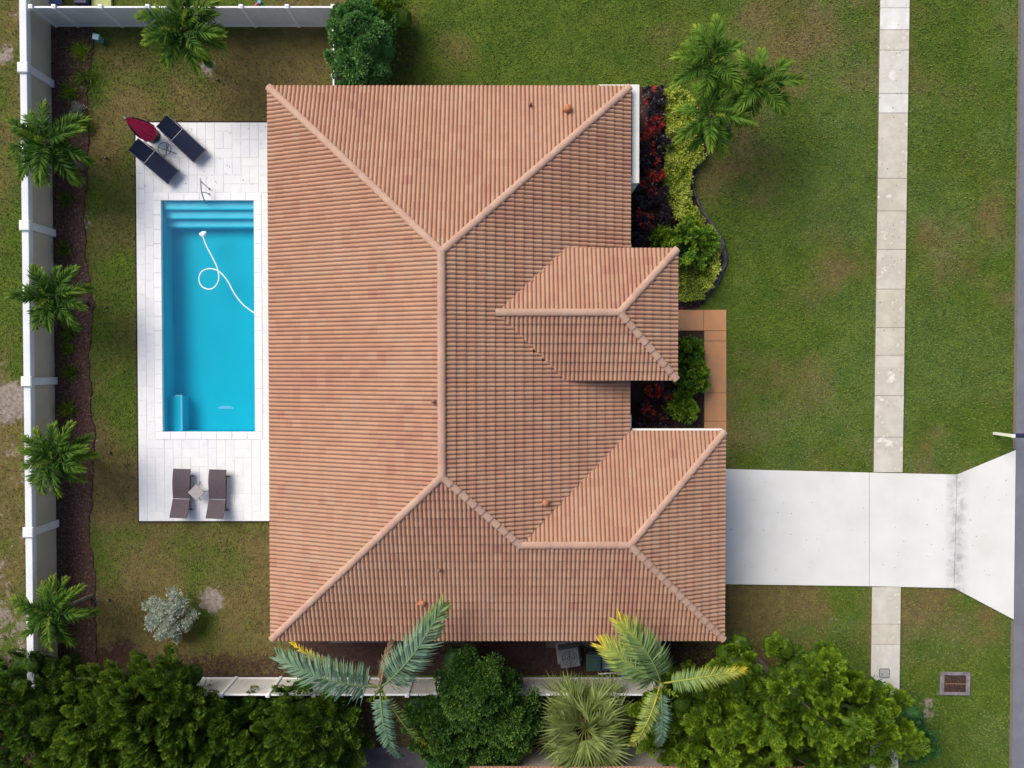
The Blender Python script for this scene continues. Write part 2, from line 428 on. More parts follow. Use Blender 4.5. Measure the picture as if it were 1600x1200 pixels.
# ------------------------------------------------------------------ ground
def near(px, py, x, y, r0, r1):
    cx, cy = G(px, py); return 1 - sstep(r0, r1, np.hypot(x - cx, y - cy))
def masks(x, y):
    x = np.asarray(x, float); y = np.asarray(y, float)
    n1 = fbm(x * .22, y * .22, 3); n2 = fbm(x * .7, y * .7, 11); n3 = fbm(x * 1.6, y * 1.6, 23)
    back = 1 - sstep(-8, 1, x)
    dry = (n1 - .5) * 1.7 + (n2 - .5) * 1.6 + .20 + back * .30
    low = (1 - sstep(-9.5, -7, y)) * (1 - sstep(-9, -7, x))
    dry += low * .30
    dry += near(1190, 970, x, y, 1.0, 3.6) * .75 + near(1120, 1010, x, y, .8, 2.5) * .6 + near(1240, 1050, x, y, .5, 2.2) * .35
    dry += near(1180, 60, x, y, .5, 2.5) * .3 + near(1250, 20, x, y, .4, 2.0) * .3 + near(300, 110, x, y, .3, 1.8) * .3 + near(190, 160, x, y, .3, 1.3) * .35
    dry -= near(900, 60, x, y, 2, 5) * .3 + near(1300, 400, x, y, 2, 6) * .15
    dry -= sstep(5, 9, x) * .10 * sstep(-9.5, -7, y) + sstep(14, 16, x) * .06
    dry = np.clip(dry, 0, 1.1)
    sand = np.zeros_like(x)
    wall = 1 - sstep(.1, .9, np.abs(x + 19.25)) 
    left = (x < -18.95)
    sand = np.where(left, .10 + wall * .36 + (n2 - .5) * 1.3 + (n3 - .5) * .6 + (1 - sstep(-2, 6, y)) * .16, 0)
    sand += near(15, 630, x, y, .2, 1.3) * .6 + near(25, 1000, x, y, .4, 2.4) * .45 + near(8, 90, x, y, .1, .9) * .55
    for (px, py, r, s) in [(125, 350, .8, .5), (133, 470, .5, .6), (143, 690, .45, .5), (140, 935, .5, .6), (325, 103, .5, .7), (330, 938, .6, .9),
                           (1450, 1118, .6, .5), (1448, 1095, .3, .4), (1305, 968, .35, .4), (1130, 215, .3, .6), (1470, 1086, .25, .5)]:
        sand += near(px, py, x, y, .12, r * 1.6) * s
    soil_and_shade = (1 - sstep(-12.35, -11.0, y)) * (1 - sstep(-8.0, -6.5, x)) * .7
    soil_and_shade += ((y < -10.0) & (y > -12.8) & (x > -9) & (x < 6.5)) * .9
    soil_and_shade += near(620, 90, x, y, .3, 2.0) * .55 + near(1080, 1030, x, y, .5, 2.2) * .7 + near(1190, 1000, x, y, .3, 2.2) * .3  # first patch paints the leafy tree's shadow on the lawn as dark ground
    soil_and_shade += near(190, 1010, x, y, .3, 1.0) * .5 + near(400, 900, x, y, .3, 1.5) * .15 + (y < -12.95) * .75 * (1 - sstep(12.0, 15.0, x))
    soil_and_shade += (1 - sstep(.0, .9, np.abs(x + 17.45))) * .42 + (1 - sstep(0, .35, np.abs(x + 15.5))) * ((y > -6.4) & (y < 10.1)) * .25
    pale = np.clip((fbm(x * .45, y * .45, 41) - .45) * 3, 0, 1) * sstep(8, 11, x) * 1.5 + .15
    pale += near(1270, 290, x, y, .5, 3) * .5 + near(1190, 200, x, y, .5, 1.8) * .5 + near(1180, 680, x, y, .2, 1.2) * .7
    return dry, np.clip(sand, 0, 1.2), np.clip(soil_and_shade, 0, 1.2), np.clip(pale, 0, 1)
def add_attr(me, name, dom, vals):
    a = me.attributes.new(name, 'FLOAT', dom); a.data.foreach_set('value', np.asarray(vals, dtype=np.float32))
X0, X1, Y0, Y1, ST = -30.0, 30.0, -26.0, 24.0, .2
px_, py_, pl_ = (-14.42, -10.50), (-2.72, 6.88), None   # pool hole (x range), (y range)
gx = np.arange(X0, X1 + 1e-6, ST); gy = np.arange(Y0, Y1 + 1e-6, ST)
XX, YY = np.meshgrid(gx, gy)
ZZ = (fbm(XX * .5, YY * .5, 5) - .5) * .05 + (fbm(XX * 3, YY * 3, 6) - .5) * .03 - .03
nx, ny = len(gx), len(gy)
idx = np.arange(nx * ny).reshape(ny, nx)
F = np.stack([idx[:-1, :-1].ravel(), idx[:-1, 1:].ravel(), idx[1:, 1:].ravel(), idx[1:, :-1].ravel()], 1)
fc = np.stack([XX.ravel()[F].mean(1), YY.ravel()[F].mean(1)], 1)
keep = ~((fc[:, 0] > -14.6) & (fc[:, 0] < -10.4) & (fc[:, 1] > -2.9) & (fc[:, 1] < 7.1))
me = np_mesh('lawn', np.stack([XX.ravel(), YY.ravel(), ZZ.ravel()], 1), F[keep], M['lawn'], smooth=True)
mk = masks(XX.ravel(), YY.ravel())
for n_, v_ in zip(('dry', 'sand', 'soil_and_shade', 'pale'), mk): add_attr(me, n_, 'POINT', v_)
tag(obj('lawn', me), kind='structure')
# the ground beyond the plot, a frame of four big sheets out to the horizon
b = MB(); R_ = 700
b.add([(-R_, -R_, -.035), (R_, -R_, -.035), (R_, Y0, -.035), (-R_, Y0, -.035), (-R_, Y1, -.035), (R_, Y1, -.035), (R_, R_, -.035), (-R_, R_, -.035),
       (X0, Y0, -.035), (X0, Y1, -.035), (X1, Y0, -.035), (X1, Y1, -.035)],
      [(0, 1, 2, 3), (4, 5, 6, 7), (3, 8, 9, 4), (10, 2, 5, 11)])
b.struct('ground', M['lawn'])

# grass clumps on the lawns (uncountable)
def in_poly(x, y, poly):
    ins = np.zeros(len(x), bool); n = len(poly)
    for i in range(n):
        x1, y1 = poly[i]; x2, y2 = poly[(i + 1) % n]
        c = ((y1 > y) != (y2 > y)) & (x < (x2 - x1) * (y - y1) / (y2 - y1 + 1e-12) + x1)
        ins ^= c
    return ins
FRONT_BED = [G(*p) for p in [(960, 134), (1045, 136), (1070, 150), (1125, 190), (1120, 225), (1102, 244), (1088, 262), (1081, 292), (1093, 322), (1110, 346), (1127, 375), (1133, 408), (1122, 438), (1102, 468), (1085, 486), (960, 486)]]
bedR = [(150, 30), (142, 90), (136, 150), (140, 200), (137, 260), (131, 330), (134, 400), (146, 470), (140, 540), (140, 620), (148, 690), (144, 760), (138, 830), (146, 900), (150, 960), (150, 1040), (150, 1075)]
LEFT_BED = [G(80, 1085), G(80, 30)] + [G(*p) for p in bedR]
HOLES = [FRONT_BED, LEFT_BED,
         [G(212, 190), G(600, 190), G(600, 816), G(217, 816)],
         [(-8.6, -10.0), (4.0, -10.0), (7.6, -10.0), (7.6, -2.8), (4.1, -2.8), (4.1, 10.1), (-8.6, 10.1)],
         [G(1374, -60), G(1421, -60), G(1405, 1260), G(1360, 1260)],
         [G(1100, 732), G(1495, 741), G(1588, 703), G(1640, 703), G(1640, 968), G(1583, 968), G(1490, 919), G(1100, 912)],
         [G(1050, 484), G(1136, 484), G(1136, 676), G(960, 676), G(960, 560)],
         [(20.72, -30), (32, -30), (32, 30), (20.72, 30)],
         [(-19.0, -13), (-18.6, -13), (-18.6, 14.2), (-19.0, 14.2)],
         [(-19, -12.7), (6, -12.7), (6, -13.1), (-19, -13.1)], [(-8.6, -12.9), (6, -12.9), (6, -9.5), (-8.6, -9.5)]]
NB = 330000
gxp = RNG.uniform(-22.5, 21.0, NB); gyp = RNG.uniform(-17.5, 16.5, NB)
ok = np.ones(NB, bool)
for h in HOLES: ok &= ~in_poly(gxp, gyp, h)
dm, sm_, so_, pm = masks(gxp, gyp)
ok &= (sm_ + RNG.uniform(-.3, .3, NB) < .45) & (so_ + RNG.uniform(-.45, .45, NB) < .55)
ok &= RNG.uniform(0, 1, NB) > dm * .35
gxp, gyp, dm, sm_, so_, pm = [a[ok] for a in (gxp, gyp, dm, sm_, so_, pm)]
n = len(gxp)
a = RNG.uniform(0, 2 * PI, n); ln = RNG.uniform(.035, .085, n); wd = RNG.uniform(.012, .028, n); hz = RNG.uniform(.015, .06, n)
ca, sa = np.cos(a), np.sin(a)
P0 = np.stack([gxp - sa * wd, gyp + ca * wd, np.full(n, -.03)], 1)
P1 = np.stack([gxp + sa * wd, gyp - ca * wd, np.full(n, -.03)], 1)
P2 = np.stack([gxp + ca * ln, gyp + sa * ln, hz], 1)
V = np.stack([P0, P1, P2], 1).reshape(-1, 3)
me = np_mesh('grass', V, np.arange(3 * n).reshape(-1, 3), M['blades'], tint=RNG.beta(2, 2, n))
for n_, v_ in zip(('dry', 'sand', 'pale'), (dm, sm_, pm)): add_attr(me, n_, 'FACE', v_)
tag(obj('grass', me), 'short patchy green and brown turf grass covering the yards round the house', 'grass', kind='stuff')

def sheet(name, poly, z, m, th=.05):
    b = MB(); b.prism(poly, z - th, z); return b.struct(name, m)
def rough_poly(poly, step=.12, amp=.13, seed=1):
    out = []
    for i in range(len(poly)):
        a = Vector(poly[i]); c = Vector(poly[(i + 1) % len(poly)]); L = (c - a).length; k = max(1, int(L / step))
        for j in range(k):
            p = a.lerp(c, j / k); nn = Vector((-(c - a).y, (c - a).x)).normalized()
            out.append(tuple(p + nn * (float(fbm(p.x * 2.3, p.y * 2.3, seed, 3)) - .5) * 2 * amp))
    return out
def bed(name, poly, m, z=.012, seed=1, chips=2500, chipmat=None):
    poly = rough_poly(poly, seed=seed)
    b = MB(); b.prism(poly, z - .08, z); o = b.struct(name, m)
    xs = [p[0] for p in poly]; ys = [p[1] for p in poly]
    x = RNG.uniform(min(xs), max(xs), chips); y = RNG.uniform(min(ys), max(ys), chips)
    k = in_poly(x, y, poly); x, y = x[k], y[k]; n = len(x)
    if n:
        V, F, _ = leafquads(np.stack([x, y, np.full(n, z + .015)], 1), rand_dirs(n) * np.array([1, 1, .2]), np.tile([0, 0, 1.], (n, 1)) + rand_dirs(n) * .5, RNG.uniform(.05, .11, n), RNG.uniform(.02, .04, n))
        c = obj('mulch_chips', np_mesh('mulch_chips', V, F, M['chips'], tint=RNG.uniform(0, 1, n)), o)
        c['kind'] = 'stuff'
    return o
M['chips'] = mat('mulch_chip', (0, 0, 0), rough=.9, spec=.1, tintcols=[(.035, .018, .016), (.09, .038, .028), (.16, .09, .07), (.26, .20, .17)])

def rand_dirs(n):
    v = RNG.normal(size=(n, 3)); return v / np.linalg.norm(v, axis=1, keepdims=True)
def nrm(v): return v / np.maximum(np.linalg.norm(v, axis=-1, keepdims=True), 1e-9)
def leafquads(P, D, Nn, L, Wd, fold=0.0):
    """rhombic leaves from base point P along D, in the plane with normal Nn"""
    D = nrm(D); B = nrm(np.cross(D, Nn)); L = np.asarray(L)[:, None]; Wd = np.asarray(Wd)[:, None]
    v0 = P; v1 = P + D * L * .45 + B * Wd * .5; v2 = P + D * L; v3 = P + D * L * .45 - B * Wd * .5
    n = len(P)
    return np.stack([v0, v1, v2, v3], 1).reshape(-1, 3), np.arange(4 * n).reshape(-1, 4), None
class Leaves:
    def __init__(s): s.P = []; s.D = []; s.N = []; s.L = []; s.W = []; s.T = []; s.tubes = []; s.cores = []
    def add(s, P, D, N_, L, W_, T):
        s.P.append(P); s.D.append(D); s.N.append(N_); s.L.append(L); s.W.append(W_); s.T.append(T)
    def build(s, name, m, parent=None, off=(0, 0, 0)):
        P = np.concatenate(s.P) - np.array(off)
        V, F, _ = leafquads(P, np.concatenate(s.D), np.concatenate(s.N), np.concatenate(s.L), np.concatenate(s.W))
        T = np.concatenate(s.T)
        cores = getattr(s, 'cores', [])
        if cores:
            for c, r in cores:
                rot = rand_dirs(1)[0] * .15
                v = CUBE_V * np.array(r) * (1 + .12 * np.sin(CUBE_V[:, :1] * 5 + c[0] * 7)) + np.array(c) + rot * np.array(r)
                F = np.concatenate([F, CUBE_F + len(V)]); V = np.concatenate([V, v]); T = np.concatenate([T, RNG.uniform(.0, .35, len(CUBE_F))])  # low tints put crown shade into the core colour
        tb = getattr(s, 'tubes', [])
        if tb:
            vv = []; ff = []; o = len(V); ns = 5
            for b0, d, ln, rad in tb:
                a = np.cross(d, [0.3, .2, 1.]); a /= np.linalg.norm(a); b_ = np.cross(d, a)
                for u, k in ((.02, .35), (.35, .48), (.65, .36), (.85, .08)):
                    for j in range(ns):
                        t = 2 * PI * j / ns; vv.append(b0 + d * ln * u + (a * math.cos(t) + b_ * math.sin(t)) * rad * k)
                for i in range(3):
                    for j in range(ns):
                        ff.append((o + i * ns + j, o + i * ns + (j + 1) % ns, o + (i + 1) * ns + (j + 1) % ns, o + (i + 1) * ns + j))
                o += 4 * ns
            V = np.concatenate([V, np.array(vv)]); F = np.concatenate([F, np.array(ff)]); T = np.concatenate([T, RNG.uniform(0, .3, len(ff))])  # lobe cores get the same painted inner shade
        return obj(name, np_mesh(name, V, F, m, tint=np.clip(T, 0, 1)), parent)
def _cube():
    V = []; F = []; n = 3
    for ax in range(3):
        for sg in (-1, 1):
            o = len(V)
            for i in range(n + 1):
                for j in range(n + 1):
                    p = [0, 0, 0]; p[ax] = sg; p[(ax + 1) % 3] = (-1 + 2 * i / n) * sg; p[(ax + 2) % 3] = -1 + 2 * j / n
                    V.append(np.array(p) / np.linalg.norm(p))
            for i in range(n):
                for j in range(n):
                    a = o + i * (n + 1) + j; F.append((a, a + n + 1, a + n + 2, a + 1))
    return np.array(V), np.array(F)
CUBE_V, CUBE_F = _cube()
def clump(lv, c, r, n, L=(.07, .13), W_=(.03, .06), tint=.5, tv=.22, up=.35, shell=.35, lat=.0, outw=1.0, rnd=.6):
    """a leafy lobe: leaves through an ellipsoid's outer shell, pointing outward"""
    d = rand_dirs(n); d[:, 2] = np.where(d[:, 2] < -.25, -d[:, 2], d[:, 2])
    r = np.array(r, float)
    bump = 1 + .16 * np.sin(d[:, 0] * 7 + c[0] * 9) * np.sin(d[:, 1] * 6 + c[1] * 5) + .1 * np.sin(d[:, 2] * 9 + c[0] * 3)
    k = (1 - shell * RNG.beta(1, 2.2, n)) * bump
    P = np.array(c) + d * r * k[:, None]
    od = nrm(d / r)
    D = nrm(od * outw + rand_dirs(n) * rnd + np.array([0, 0, up]))
    Nn = nrm(rand_dirs(n) * .8 + od * .9 + np.array([0, 0, .3]))
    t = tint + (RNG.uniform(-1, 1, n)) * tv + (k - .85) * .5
    lv.add(P, D, Nn, RNG.uniform(*L, n), RNG.uniform(*W_, n), t)

def lobe(lv, b0, d, ln, rad, n, L, W_, tint, tv=.15, tipt=.3, spread=.55):
    u = RNG.uniform(0, 1, n) ** .8
    d = np.array(d) / np.linalg.norm(d)
    rv = RNG.normal(size=(n, 3)); rv = nrm(rv - (rv @ d)[:, None] * d)
    rr = rad * np.sqrt(np.clip(1 - u ** 1.6, 0.03, 1)) * (1 - .35 * RNG.beta(1, 2, n))
    P = np.array(b0) + d * (ln * u)[:, None] + rv * rr[:, None]
    D = nrm(d * (.7 + .6 * u[:, None]) + rv * spread + rand_dirs(n) * .22)
    Nn = nrm(rv + rand_dirs(n) * .28 + np.array([0, 0, .2]))
    lv.add(P, D, Nn, RNG.uniform(*L, n), RNG.uniform(*W_, n), tint + tipt * (u - .4) + RNG.uniform(-1, 1, n) * tv)
    lv.tubes.append((np.array(b0), d, ln, rad))

def lobe_tree(name, label, cpx, r, ztop, zbase, m, nl, seed, kind, tint=.4, group=None, ell=(1, 1), rot=0, L=(.06, .12), W_=(.025, .045), trunk_r=.12, nleaf=70, lean=(0, 0), cat='tree', ls=1.0, inner=55):
    global RNG
    RNG = np.random.default_rng(seed); rg = random.Random(seed)
    c = G3(cpx[0], cpx[1], zbase + (ztop - zbase) * .6); base = Vector((c.x, c.y, 0))
    t = thing(name, label, cat, base, 0, group)
    lv = Leaves(); lv.cores = []; cs = []
    cr, sr = math.cos(rot), math.sin(rot)
    def dome(X, Y): return math.sqrt(max(0, 1 - min(1, X * X + Y * Y)))
    def surf(ux, uy):
        h = dome(ux, uy); X = ux * r * ell[0]; Y = uy * r * ell[1]
        bump = float(vnoise(ux * 2.6 + seed, uy * 2.6, seed)) - .5
        return np.array([X * cr - Y * sr, X * sr + Y * cr, zbase + (ztop - zbase) * (h + bump * .55)])
    if kind == 'finger':      # many upright fingers
        for i in range(nl):
            rr = math.sqrt((i + .5) / nl); a = i * 2.399963 + rg.uniform(-.5, .5)
            ux, uy = rr * math.cos(a), rr * math.sin(a); p = surf(ux, uy)
            out = np.array([ux * cr - uy * sr, ux * sr + uy * cr, 0]) * .75
            d = out + np.array([rg.gauss(0, .28) + lean[0], rg.gauss(0, .28) + lean[1], 1.0])
            ln = rg.uniform(.5, 1.0) * ls; rad = rg.uniform(.17, .27) * ls
            p0 = p - np.array([0, 0, ln * .5 + rg.uniform(0, .45)])
            tt = tint + rg.uniform(-.14, .14)
            lobe(lv, p0, d, ln, rad, nleaf, L, W_, tt)
            for j in range(2):
                d2 = d + np.array([rg.gauss(0, .5), rg.gauss(0, .5), 0]); lobe(lv, p0 + d * rg.uniform(.0, .25), d2, ln * .55, rad * .7, nleaf // 3, L, W_, tt)
            if i % 5 == 0: cs.append(tuple(p0))
    else:                     # billowing sprays: each branch end is a fan of short lobes
        for i in range(nl):
            rr = math.sqrt((i + .5) / nl); a = i * 2.399963 + rg.uniform(-.6, .6)
            ux, uy = rr * math.cos(a), rr * math.sin(a); p = surf(ux, uy) + np.array([0, 0, rg.choice([-.15, -.15, -.8, .1]) * ls + rg.uniform(-.15, .2) * ls])
            out = np.array([ux * cr - uy * sr, ux * sr + uy * cr, 0])
            main = out * 1.1 + np.array([rg.gauss(0, .35) + lean[0], rg.gauss(0, .35) + lean[1], .55]); main /= np.linalg.norm(main)
            sz = rg.uniform(.48, .92) * ls; tt = tint + rg.uniform(-.2, .2)
            lobe(lv, p - main * sz * .7, main, sz * .8, sz * .42, nleaf * 2, L, W_, tt - .15)
            for j in range(9):
                d2 = main + np.array([rg.gauss(0, .6), rg.gauss(0, .6), rg.gauss(.1, .35)]); d2 /= np.linalg.norm(d2)
                st = p - main * sz * rg.uniform(.0, .55)
                lobe(lv, st + d2 * sz * .15, d2, sz * rg.uniform(.35, .6), sz * rg.uniform(.20, .31), nleaf, L, W_, tt + rg.uniform(-.05, .1))
            if i % 3 == 0: cs.append(tuple(p - main * sz * .6))
    # loose inner foliage, tinted darker to paint shade into the crown
    for i in range(inner):
        rr = math.sqrt(rg.random()) * .8; a = rg.uniform(0, 2 * PI); p = surf(rr * math.cos(a), rr * math.sin(a)); p[2] = zbase * rg.uniform(.6, 1.0)
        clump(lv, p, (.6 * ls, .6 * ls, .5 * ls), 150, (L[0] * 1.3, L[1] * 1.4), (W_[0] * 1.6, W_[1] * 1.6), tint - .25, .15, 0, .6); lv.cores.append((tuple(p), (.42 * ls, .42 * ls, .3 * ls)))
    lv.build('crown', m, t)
    q = MB(); q.tube([(0, 0, -.05), (.03, .02, zbase * .5), (0, 0, zbase)], [trunk_r * 1.3, trunk_r, trunk_r * .7], 8); q.build('trunk', M['bark'], t)
    q = MB()
    for e_ in cs[::2]:
        s_ = Vector((rg.uniform(-.05, .05), rg.uniform(-.05, .05), zbase * rg.uniform(.35, .9))); e_ = Vector(e_); m_ = s_.lerp(e_, .5) + Vector((0, 0, -.1))
        q.tube([s_, m_, e_], [trunk_r * .42, trunk_r * .25, trunk_r * .10], 4, caps=False)
    q.build('branches', M['twig'], t)
    return t

# ---- beds
bed('mulch_bed', LEFT_BED, M['mulch'], seed=3, chips=9000)
bed('mulch_bed', FRONT_BED, M['mulchdark'], seed=5, chips=5000)
ENTRY = [G(960, 560), G(1100, 516), G(1100, 674), G(960, 674)]
b = MB(); b.prism([G(940, 500), G(1099, 500), G(1099, 676), G(940, 676)], -.06, .008)
b.struct('mulch_bed', M['mulchdark'])

# ---- side yard ground strip
b = MB(); b.box(-8.6, 7.0, -12.75, -9.6, -.06, .006); b.struct('side_yard_ground', M['mulchdark'])

# ---- road, sidewalk, driveway
rdx = 20.74
b = MB(); b.box(rdx, rdx + 7.2, -60, 60, -.08, .02); b.struct('road', M['asphalt'])
b = MB(); b.box(rdx - .10, rdx - .004, -60, G(1588, 970)[1], -.06, .012); b.box(rdx - .10, rdx - .004, G(1588, 702)[1], 60, -.06, .012); b.struct('road_edge', M['jointdark'])

def slabs(name, basem, base_poly, slab_list, m, z=.045, joint=.007, bev=.008, base_z=.02):
    b = MB(); b.prism(base_poly, -.08, base_z); o = b.struct(name, basem)
    for i, (poly, t) in enumerate(slab_list):
        bb = MB(); bb.cur = t
        cx = sum(p[0] for p in poly) / len(poly); cy = sum(p[1] for p in poly) / len(poly)
        q = []
        for p in poly:
            v = Vector((p[0] - cx, p[1] - cy)); q.append((p[0] - math.copysign(joint, v.x), p[1] - math.copysign(joint, v.y)))
        bb.prism(q, base_z - .01, z + random.uniform(-.003, .003), bev)
        bb.build('slab', m, o)
    return o
def lerp_x(y_px, top, bot, y0=0, y1=1080): return top + (bot - top) * (y_px - y0) / (y1 - y0)
cuts = [(-120, .95), (-40, .9), (13, 1.0), (47, .55), (79, .75), (147, .85), (177, .35), (279, .25), (330, .30), (390, .33), (452, .2), (512, .3), (555, .38), (618, .4), (683, .45), (738, None),
        (917, .45), (975, .4), (1007, .72), (1087, .75), (1160, .6), (1250, None)]
sl = []
for (a_, t), (c_, _) in zip(cuts[:-1], cuts[1:]):
    if t is None: continue
    sl.append(([G(lerp_x(a_, 1375, 1360), a_), G(lerp_x(a_, 1421, 1405), a_), G(lerp_x(c_, 1421, 1405), c_), G(lerp_x(c_, 1375, 1360), c_)], t))
slabs('sidewalk', M['jointdark'], [G(1376, -120), G(1422, -120), G(1402, 1250), G(1357, 1250)], sl, M['walk'])
YD0, YD1 = (732, 912), (741, 919)
dp1 = [(7.3, G(1134, 731)[1]), G(1358, 738), G(1358, 916), (7.3, G(1134, 912)[1])]
dp2 = [G(1358, 738), G(1495, 741), G(1490, 919), G(1358, 916)]
dp3 = [G(1495, 741), (rdx - .004, G(1588, 703)[1]), (rdx - .004, G(1583, 968)[1]), G(1490, 919)]
DM = M['drive']
# tyre scuffs where the apron begins: a dark stained strip across the slab
def scuff(m, x0, w):
    nt = m.node_tree; N = nt.nodes; L = nt.links; bs = N['Principled BSDF']
    src = bs.inputs['Base Color'].links[0].from_socket
    g = N.new('ShaderNodeNewGeometry'); sx = N.new('ShaderNodeSeparateXYZ'); L.new(g.outputs['Position'], sx.inputs[0])
    d = N.new('ShaderNodeMath'); d.operation = 'SUBTRACT'; L.new(sx.outputs[0], d.inputs[0]); d.inputs[1].default_value = x0
    ab = N.new('ShaderNodeMath'); ab.operation = 'ABSOLUTE'; L.new(d.outputs[0], ab.inputs[0])
    mr = N.new('ShaderNodeMapRange'); L.new(ab.outputs[0], mr.inputs[0]); mr.inputs[1].default_value = w * .2; mr.inputs[2].default_value = w; mr.inputs[3].default_value = 1; mr.inputs[4].default_value = 0
    nz = N.new('ShaderNodeTexNoise'); nz.inputs['Scale'].default_value = 2.2; nz.inputs['Detail'].default_value = 9; nz.inputs['Roughness'].default_value = .75
    L.new(g.outputs['Position'], nz.inputs['Vector'])
    m2 = N.new('ShaderNodeMapRange'); L.new(nz.outputs[0], m2.inputs[0]); m2.inputs[1].default_value = .38; m2.inputs[2].default_value = .68
    mu = N.new('ShaderNodeMath'); mu.operation = 'MULTIPLY'; L.new(mr.outputs[0], mu.inputs[0]); L.new(m2.outputs[0], mu.inputs[1])
    mx = N.new('ShaderNodeMix'); mx.data_type = 'RGBA'; L.new(mu.outputs[0], mx.inputs[0]); L.new(src, mx.inputs[6]); mx.inputs[7].default_value = (.33, .33, .34, 1)
    L.new(mx.outputs[2], bs.inputs['Base Color'])
scuff(DM, 18.35, .55)
slabs('driveway', M['jointdark'], [dp1[0], dp2[0], dp3[0], dp3[1], dp3[2], dp3[3], dp2[3], dp1[3]], [(dp1, .3), (dp2, .6), (dp3, .9)], DM, joint=.010, z=.05)

# ---- terracotta walkway
def R4(x0, y0, x1, y1): return [G(x0, y0), G(x1, y0), G(x1, y1), G(x0, y1)]
ws = [(R4(1030, 484, 1099, 517), .5), (R4(1099, 484, 1135, 517), .5), (R4(1100, 517, 1135, 533), .5), (R4(1100, 533, 1135, 614), .5), (R4(1100, 614, 1135, 658), .5), (R4(1100, 658, 1135, 680), .5)]
slabs('front_walkway', M['jointdark'], [G(1030, 484), G(1135, 484), G(1135, 680), G(1100, 680), G(1100, 517), G(1030, 517)], ws, M['orange'], joint=.008)

# ---- bed edging
pts = [(1122, 205), (1112, 232), (1092, 258), (1082, 290), (1093, 322), (1110, 346), (1128, 374), (1134, 408), (1122, 438), (1100, 470)]
b = MB(); b.tube([G3(*p, .03) for p in pts], [.03, .035, .04, .04, .045, .05, .09, .12, .10, .06], 6, sq=.3)
tag(b.build('bed_edging', M['edging'], smooth=True), 'dark grey curved edging between golden shrubs and front lawn', 'garden edging')

# ------------------------------------------------------------------ pool deck
DX0, DX1, DY0, DY1 = -15.36, -8.55, -6.34, 9.98
PX0, PX1, PY0, PY1 = -14.36, -10.54, -2.67, 6.83
ZD = .07
b = MB()
bx = [(DX0, DX1, DY0, PY0), (DX0, DX1, PY1, DY1), (DX0, PX0, PY0, PY1), (PX1, DX1, PY0, PY1)]
for (a_, c_, d_, e_) in bx: b.box(a_, c_, d_, e_, -.1, ZD - .012)
deck = b.struct('pool_deck', M['joint'])
CW = .30
def free(x0, x1, y0, y1):
    return not (x1 > PX0 - CW + .01 and x0 < PX1 + CW - .01 and y1 > PY0 - CW + .01 and y0 < PY1 + CW - .01)
rs = random.Random(4)
U = .36
paverc = {}
npav = 0
def paver(x0, x1, y0, y1, mm=None):
    global npav
    w, h = x1 - x0, y1 - y0
    t = rs.choice([0, .2, .4, .5, .6, .8, 1]); key = (round(w, 3), round(h, 3), t)
    if key not in paverc:
        q = MB(); q.cur = t; j = .007; q.rbox(-w / 2 + j, w / 2 - j, -h / 2 + j, h / 2 - j, -.03, 0, .007)
        paverc[key] = q.mesh('paver', M['paver'])
    obj('paver', paverc[key], deck, ((x0 + x1) / 2, (y0 + y1) / 2, ZD + rs.uniform(-.0025, .0025)))
    npav += 1
def fill(x0, x1, y0, y1):
    """random ashlar of 1x2, 2x1 and 2x2 modules, sizes fitted to the rectangle"""
    nx_ = max(1, round((x1 - x0) / U)); ny_ = max(1, round((y1 - y0) / U)); ux = (x1 - x0) / nx_; uy = (y1 - y0) / ny_
    occ = [[0] * ny_ for _ in range(nx_)]
    for j in range(ny_):
        for i in range(nx_):
            if occ[i][j]: continue
            opts = rs.sample([(2, 1), (1, 2), (1, 2), (2, 1), (1, 2)], 5) + [(2, 1), (1, 2), (1, 1)]
            for (a_, c_) in opts:
                if i + a_ <= nx_ and j + c_ <= ny_ and all(not occ[i + p][j + q] for p in range(a_) for q in range(c_)):
                    for p in range(a_):
                        for q in range(c_): occ[i + p][j + q] = 1
                    paver(x0 + i * ux, x0 + (i + a_) * ux, y0 + j * uy, y0 + (j + c_) * uy); break
# border row on the left, running down the deck
y = DY0
while y < DY1 - .2:
    h = min(.62, DY1 - y)
    if DY1 - y - h < .25: h = DY1 - y
    paver(DX0, DX0 + .36, y, y + h); y += h
fill(DX0 + .36, DX1, PY1 + CW, DY1)
fill(DX0 + .36, DX1, DY0, PY0 - CW)
fill(DX0 + .36, PX0 - CW, PY0 - CW, PY1 + CW)
fill(PX1 + CW, DX1, PY0 - CW, PY1 + CW)
q = MB(); q.box(DX0 - .07, DX0 - .004, DY0 - .06, DY1 + .07, -.1, .035); q.box(DX0 - .002, DX1, DY1 + .004, DY1 + .07, -.1, .035); q.box(DX0 - .002, DX1, DY0 - .05, DY0 - .004, -.1, .03)
q.struct('deck_edging', M['mulchdark'])  # dark strip stands in for the shadow gap round the deck
